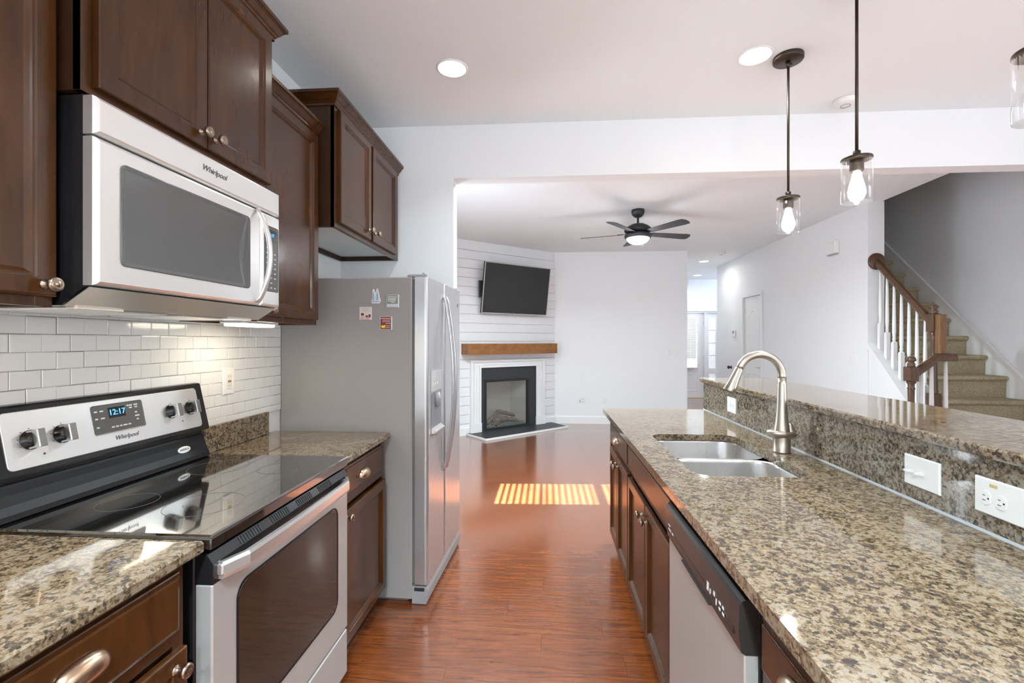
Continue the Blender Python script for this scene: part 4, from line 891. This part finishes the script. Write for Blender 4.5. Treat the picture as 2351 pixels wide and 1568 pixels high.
dbox(m, .50, 1.30, .036, .062, -.30, -.03)
tag(m.build('ember_bed', M['ember'], fp_), kind='stuff')
m = MB(); m.loft([[dp(s_, z, o_) for s_, o_ in ((.17, .001), (.21, .495), (1.78, .425), (1.80, .001))] for z in (.004, .030)], smooth=False); hs = m.build('hearth', M['slate'], fp_)
m = MB()
pth = [(.155, .001), (.195, .510), (1.795, .440), (1.815, .001)]; pin = [(.17, .001), (.21, .495), (1.78, .425), (1.80, .001)]
for k in range(3):
    m.loft([[dp(*(pth[k][0], z), pth[k][1]) for _ in (0,)] + [dp(pth[k + 1][0], z, pth[k + 1][1]), dp(pin[k + 1][0], z, pin[k + 1][1]), dp(pin[k][0], z, pin[k][1])] for z in (.002, .031)], smooth=False)
m.build('hearth_edge_trim', M['trim'], hs)
m = MB(); dbox(m, .085, 1.765, 1.196, 1.357, .001, .205); mt = m.build('mantel_shelf', M['mantel'], origin=tuple(dp(.92, 1.196, .1)), bevel=.004); tag(mt, 'chunky brown wooden mantel beam above the fireplace', 'mantel')
# television, tipped towards the room
tv = thing('television', tuple(dp(1.015, 1.81, .10)), 'large flat black television on the white shiplap wall', 'television')
tl = R(8.5); TU, TVv = DU, (DZ * math.cos(tl) + DN * math.sin(tl)); TN = TU.cross(TVv)
if TN.dot(DN) < 0: TN = -TN
tb = dp(.375, 1.815, .085)
def tbox(mb, s0, s1, h0, h1, o0, o1): return mb.loft([[tb + TU * s_ + TVv * h + TN * o for s_, h in ((s0, h0), (s1, h0), (s1, h1), (s0, h1))] for o in (o0, o1)], smooth=False)
TW, TH = 1.245, .765
m = MB(); tbox(m, 0, TW, 0, TH, -.03, 0); tbox(m, .2, TW - .2, .08, .5, -.05, -.03); m.build('back_cover', M['blackm'], tv)
m = MB()
for a in ((0, .010, 0, TH), (TW - .010, TW, 0, TH), (.010, TW - .010, 0, .012), (.010, TW - .010, TH - .010, TH)): tbox(m, *a, 0, .012)
m.build('bezel', M['silver'], tv)
m = MB(); tbox(m, .010, TW - .010, .012, TH - .010, .001, .009); m.build('screen', M['tvscreen'], tv)
m = MB(); dbox(m, .78, 1.18, 1.98, 2.36, .001, .012)
for s_ in (.86, 1.10): m.tube([dp(s_, 2.2, .01), dp(s_ + .02, 2.2, .085)], .014, 8)
m.build('wall_bracket', M['blackm'], tv)
m = MB(); dbox(m, .345, .40, 2.05, 2.30, .06, .085); m.build('side_device', M['blackm'], tv)
m = MB()
for s_ in (.50, .60): tbox(m, s_, s_ + .012, -.022, .0, -.01, .0)
m.build('stand_clip', M['plastic'], tv)

plate('outlet', 'double outlet and jack plate low on the far white wall, left', 'outlet', (.585, 7.7595, .393), (1, 0, 0), (0, 0, 1), .118, .118, [('hole', -.022, .0), ('hole', -.024, -.025), ('jack', .024, -.022), ('jack', .024, .022)], 'plates on the far living room wall')
plate('outlet', 'single white outlet low on the far white wall, right', 'outlet', (.975, 7.7595, .381), (1, 0, 0), (0, 0, 1), .072, .118, [('duplex', 0, 0)], 'plates on the far living room wall')
plate('switch_plate', 'white three-rocker switch plate on the far wall beside the hallway', 'light switch', (2.108, 7.7595, 1.213), (1, 0, 0), (0, 0, 1), .165, .118, [('rocker', -.046, 0), ('rocker', 0, 0), ('rocker', .046, 0)], 'plates on the far living room wall')
plate('switch_plate', 'white light switch on the right wall near the stairs', 'light switch', (3.4495, 5.411, 1.212), (0, -1, 0), (0, 0, 1), .072, .118, [('rocker', 0, 0)])
t = thing('thermostat', (3.44, 8.624, 1.48), 'white thermostat on the right wall left of the closet door', 'thermostat'); MB().box(3.422, 3.4495, 8.56, 8.69, 1.475, 1.600, .008).build('housing', M['plastic'], t); MB().box(3.419, 3.4225, 8.585, 8.665, 1.535, 1.585, .001).build('screen', M['plasticg'], t)
t = thing('door_chime', (3.43, 5.717, 2.44), 'white door chime box high on the right wall', 'door chime'); MB().box(3.395, 3.4495, 5.62, 5.815, 2.437, 2.585, .008).build('cover', M['plastic'], t); MB().box(3.41, 3.4495, 5.635, 5.80, 2.428, 2.4368, .002).build('base', M['plasticg'], t)
t = thing('passage_doorknob', (3.43, 8.783, .88), 'small black knob on the right wall, left of the closet door', 'knob'); MB().lathe([(.030, 0), (.030, .006), (.012, .010), (.012, .03), (.028, .036), (.031, .052), (.026, .064), (0, .067)], (3.4495, 8.783, .905), (-1, 0, 0), 20).build('handle', M['blackm'], t)

# closet door in the right wall
m = MB(); CX = 3.472
m.box(CX, 3.51, 7.603, 8.247, .006, 2.147); d2 = struct(m, 'door_2', M['trim'])
m = MB(); arch = [(7.70, 1.05), (8.15, 1.05)] + [(8.15 - .45 * k / 14, 1.80 + .13 * math.sin(PI * k / 14) ** 1.2) for k in range(15)]
def off(pl, d):
    c = (sum(p[0] for p in pl) / len(pl), sum(p[1] for p in pl) / len(pl)); return [(p[0] + (d if p[0] < c[0] else -d), p[1] + (d if p[1] < c[1] else -d)) for p in pl]
m.loft([[(CX + q, y, z) for y, z in off(arch, e)] for e, q in ((0, 0), (.006, -.006), (.020, -.006), (.030, .004), (.034, .004))], cap0=False, smooth=False)
low = [(7.70, .22), (8.15, .22), (8.15, .86), (7.70, .86)]
m.loft([[(CX + q, y, z) for y, z in off(low, e)] for e, q in ((0, 0), (.006, -.006), (.020, -.006), (.030, .004), (.034, .004))], cap0=False, smooth=False)
for k in range(1, 6): m.box(CX - .0012, CX, 7.735 + k * .0635 - .0025, 7.735 + k * .0635 + .0025, 1.09, 1.83)
m.build('door_panel', M['trim'], d2)
m = MB(); m.lathe([(.031, 0), (.031, .005), (.011, .009), (.011, .04), (0, .041)], (CX, 7.668, .967), (-1, 0, 0), 18); m.tube([(CX - .036, 7.668, .967), (CX - .040, 7.71, .969), (CX - .040, 7.78, .964)], [.010, .009, .008], 10); m.build('lever_handle', M['chrome'], d2)
m = MB()
for z in (.25, 1.08, 1.92): m.box(CX - .006, CX + .004, 8.240, 8.254, z - .045, z + .045, .001)
m.build('hinge', M['chrome'], d2)
m = MB()
for y0, y1, z0, z1 in ((7.535, 7.600, 0, 2.15), (8.25, 8.315, 0, 2.15), (7.535, 8.315, 2.15, 2.215)): m.box(3.432, 3.4499, y0, y1, z0, z1, .005)
struct(m, 'trim_1', M['trim'])
# front door and side light
m = MB(); EY = 11.45
wall_holes(m, 'y', EY, EY + .045, 2.905, 3.835, .012, 2.09, [(3.09, 3.675, .74, 2.03)]); d1 = struct(m, 'door_1', M['trim'])
m = MB(); m.rings((3.06, EY, .71), (1, 0, 0), (0, 0, 1), .645, 1.35, [(0, -.001), (0, .012), (.02, .014), (.03, .004)], cap=False, back=False); m.build('glass_stop', M['trim'], d1)
m = MB(); m.box(3.09, 3.675, EY + .016, EY + .022, .74, 2.03); m.build('window_pane', M['glass'], d1)
m = MB(); m.rings((3.06, EY, .16), (1, 0, 0), (0, 0, 1), .645, .44, [(0, 0), (.006, .006), (.02, .006), (.03, -.004), (.06, -.004), (.075, .002)], back=False); m.build('door_panel', M['trim'], d1)
m = MB()
for z in (.25, 1.0, 1.85): m.box(3.829, 3.845, EY - .008, EY + .004, z - .05, z + .05, .001)
m.build('hinge', M['chrome'], d1)
blind('window_blind', 'y', EY - .035, 3.075, 3.69, .73, 2.055, R(-14), 'white slatted blind hanging on the front door glass', pitch=.040, sgn=-1)
m = MB(); wall_holes(m, 'y', EY, EY + .045, 3.90, 4.185, .66, 2.09, [(3.965, 4.125, .73, 1.97)]); wall_holes(m, 'y', EY, EY + .045, 3.90, 4.185, .0, .66, [(3.965, 4.125, .16, .60)]); sl = struct(m, 'window_5', M['trim'])
m = MB(); m.box(3.965, 4.125, EY + .016, EY + .022, .73, 1.97); m.build('window_pane', M['frost'], sl)
m = MB(); m.box(3.965, 4.125, EY + .016, EY + .022, .16, .60); m.build('window_pane', M['frost'], sl)
m = MB()
for k in (1, 2, 3): m.box(3.965, 4.125, EY + .006, EY + .0155, .73 + 1.24 * k / 4 - .006, .73 + 1.24 * k / 4 + .006)
m.build('glazing_bar', M['plasticg'], sl)
m = MB(); m.box(3.842, 3.898, 11.40, 11.53, 0, 2.10); m.box(2.862, 2.90, 11.40, 11.53, 0, 2.10); m.box(2.862, 4.188, 11.40, 11.53, 2.095, 2.119); m.box(2.79, 2.86, 11.38, 11.3999, 0, 2.19); m.box(2.79, 4.26, 11.38, 11.3999, 2.12, 2.19); struct(m, 'trim_2', M['trim'])
struct(MB().box(2.862, 3.84, 11.40, 11.53, .0005, .011), 'trim_3', M['gold'])

# ------------------------------------------------------------------ stairs
st = thing('staircase', (4.05, 5.2, 0), 'beige carpeted staircase rising behind the railing', 'stairs')
ZS = [.2106 * k for k in range(1, 6)] + [1.053 + .198 * k for k in range(1, 11)]
YS = [4.735 + .211 * (k - 4) for k in range(15)]
for k in range(15):
    y, z, zb = YS[k], ZS[k], (ZS[k - 1] if k else .001)
    x0, x1 = (3.45 if k < 2 else 3.624), 4.478; x1 -= .001 * (k % 2)
    ye = YS[k + 1] + .028 if k < 14 else 7.99
    pr = [(y + .028, max(zb - .01, .001)), (y + .026, z - .052), (y + .006, z - .042), (y - .006, z - .028), (y - .004, z - .010), (y + .012, z), (ye, z), (ye, max(zb - .01, .001))]
    m = MB(); m.loft([[(x, a + .010 * (x - x0 > .8) * 0, c) for a, c in pr] for x in (x0, x1)], smooth=False); m.build('carpeted_step', M['carpet'], st, bevel=.006)
# wall skirt board on the right and knee wall on the left
m = MB(); sk_ = lambda y: 1.053 + .939 * (y - 4.735)
m.prism([(3.95, sk_(3.95) - .30), (7.0, sk_(7.0) - .30), (7.0, sk_(7.0) + .115), (3.95, sk_(3.95) + .115)], 'x', 4.480, 4.4985); m.prism([(3.95, sk_(3.95) + .095), (7.0, sk_(7.0) + .095), (7.0, sk_(7.0) + .118), (3.95, sk_(3.95) + .118)], 'x', 4.470, 4.480)
m.box(4.480, 4.4985, 1.7, 3.95, .0, .13, .002)
struct(m, 'trim_4', M['trim'])
cp_ = lambda y: 1.365 + 1.05 * (y - 5.13)
m = MB(); m.prism([(4.40, 0), (5.149, 0), (5.149, cp_(5.149) - .022), (4.40, cp_(4.40) - .022)], 'x', 3.46, 3.61); struct(m, 'wall_stringer', M['wall'])
m = MB(); m.prism([(4.395, cp_(4.395) - .022), (5.149, cp_(5.149) - .022), (5.149, cp_(5.149)), (4.395, cp_(4.395))], 'x', 3.440, 3.625); m.prism([(4.40, cp_(4.40) - .075), (5.149, cp_(5.149) - .075), (5.149, cp_(5.149) - .022), (4.40, cp_(4.40) - .022)], 'x', 3.448, 3.4605); struct(m, 'trim_5', M['trim'])
rl = thing('stair_railing', (3.535, 4.8, 0), 'oak stair railing with white balusters and two turned posts', 'railing')
rz = lambda y: 2.195 + .965 * (y - 5.087)
BAL = [(.0105, 0), (.0085, .02)]
def baluster(x, y, zb, zt, taper=True):
    m = MB(); h = zt - zb
    if taper:
        q = .0185; zsq = zb + .27
        m.loft([[(x + a * q, y + b_ * q, z) for a, b_ in ((-1, -1), (1, -1), (1, 1), (-1, 1))] for z in (zb - .03, zsq - .012)], cap1=True, smooth=False); m.loft([[(x + a * q * f, y + b_ * q * f, z) for a, b_ in ((-1, -1), (1, -1), (1, 1), (-1, 1))] for z, f in ((zsq - .012, 1), (zsq, .72))], smooth=False)
        m.lathe([(.0145, zsq - .004), (.0150, zsq + .006), (.0105, zsq + .012), (.0160, zsq + .022), (.0160, zsq + .030), (.0115, zsq + .038), (.0135, zsq + .055), (.0170, zsq + .10), (.0165, zsq + .16), (.0125, zt - .12), (.0100, zt)], (x, y, 0), seg=14)
    else: m.lathe([(.0190, zb), (.0185, zb + .10), (.0125, zt)], (x, y, 0), seg=14)
    return m.build('baluster', M['trim'], rl)
for k in range(7):
    y = 5.085 - .0955 * k; baluster(3.535, y, cp_(y), rz(y) - .028)
def newel(x, y, zb, zblk0, zblk1, ztop, base=None):
    m = MB(); q = .041
    def sq(z0, z1, q_=q):
        m.box(x - q_, x + q_, y - q_, y + q_, z0, z1, .006)
    sq(zblk0, zblk1)
    c = zblk1; m.lathe([(.030, c), (.032, c + .008), (.026, c + .016), (.033, c + .024), (.024, c + .034), (.020, c + .044), (.036, c + .054), (.037, c + .064), (.028, ztop - .006), (.012, ztop), (0, ztop)], (x, y, 0), seg=24)
    c = zblk0; b0 = base if base else zb
    m.lathe([(.034, c), (.036, c - .012), (.026, c - .024), (.024, c - .050), (.031, c - .062), (.026, c - .074), (.0245, c - .16), (.030, b0 + .03), (.034, b0 + .02), (.030, b0 + .008), (.034, b0)], (x, y, 0), seg=24)
    if base: sq(zb, base)
    return m.build('newel_post', M['rail'], rl)
newel(3.545, 4.43, .422, 1.48, 1.645, 1.73, base=.915); newel(3.25, 4.30, .001, 1.035, 1.165, 1.258)
RP = [(-.031, -.022), (.031, -.022), (.034, -.005), (.029, .012), (.018, .029), (0, .034), (-.018, .029), (-.029, .012), (-.034, -.005)]
def rail(pts):
    m = MB(); loops = []
    P3 = [Vector(p) for p in pts]
    for i, p in enumerate(P3):
        d0 = (P3[i] - P3[i - 1]) if i else (P3[1] - P3[0]); d1 = (P3[i + 1] - P3[i]) if i + 1 < len(P3) else d0
        h = Vector((d0.x, d0.y, 0)).normalized() + Vector((d1.x, d1.y, 0)).normalized(); h.normalize(); sd = Vector((h.y, -h.x, 0)); k = 1 / max(.5, sd.dot(Vector((d1.y, -d1.x, 0)).normalized()))
        loops.append([p + sd * a * k + Vector((0, 0, b_ * 1.25)) for a, b_ in RP])
    m.loft(loops, smooth=False); return m.build('handrail', M['railx'], rl)
rail([(3.535, 5.135, rz(5.135)), (3.537, 4.462, rz(4.462))]); rail([(3.275, 4.305, 1.098), (3.52, 4.372, 1.240), (3.68, 4.372, 1.240)])
MB().lathe([(0, 0), (.084, 0), (.090, .006), (.088, .015), (.076, .021), (0, .022)], (3.535, 5.1495, rz(5.14) + .005), (0, -1, 0), 32).build('rosette', M['rail'], rl)
MB().box(3.525, 3.588, 4.345, 4.395, 1.281, 1.636, .003).build('rail_easing_block', M['rawoak'], rl)
baluster(3.466, 4.355, .64, 1.195, False); baluster(3.60, 4.372, .64, 1.215, False); baluster(3.36, 4.33, .001, 1.125, False)
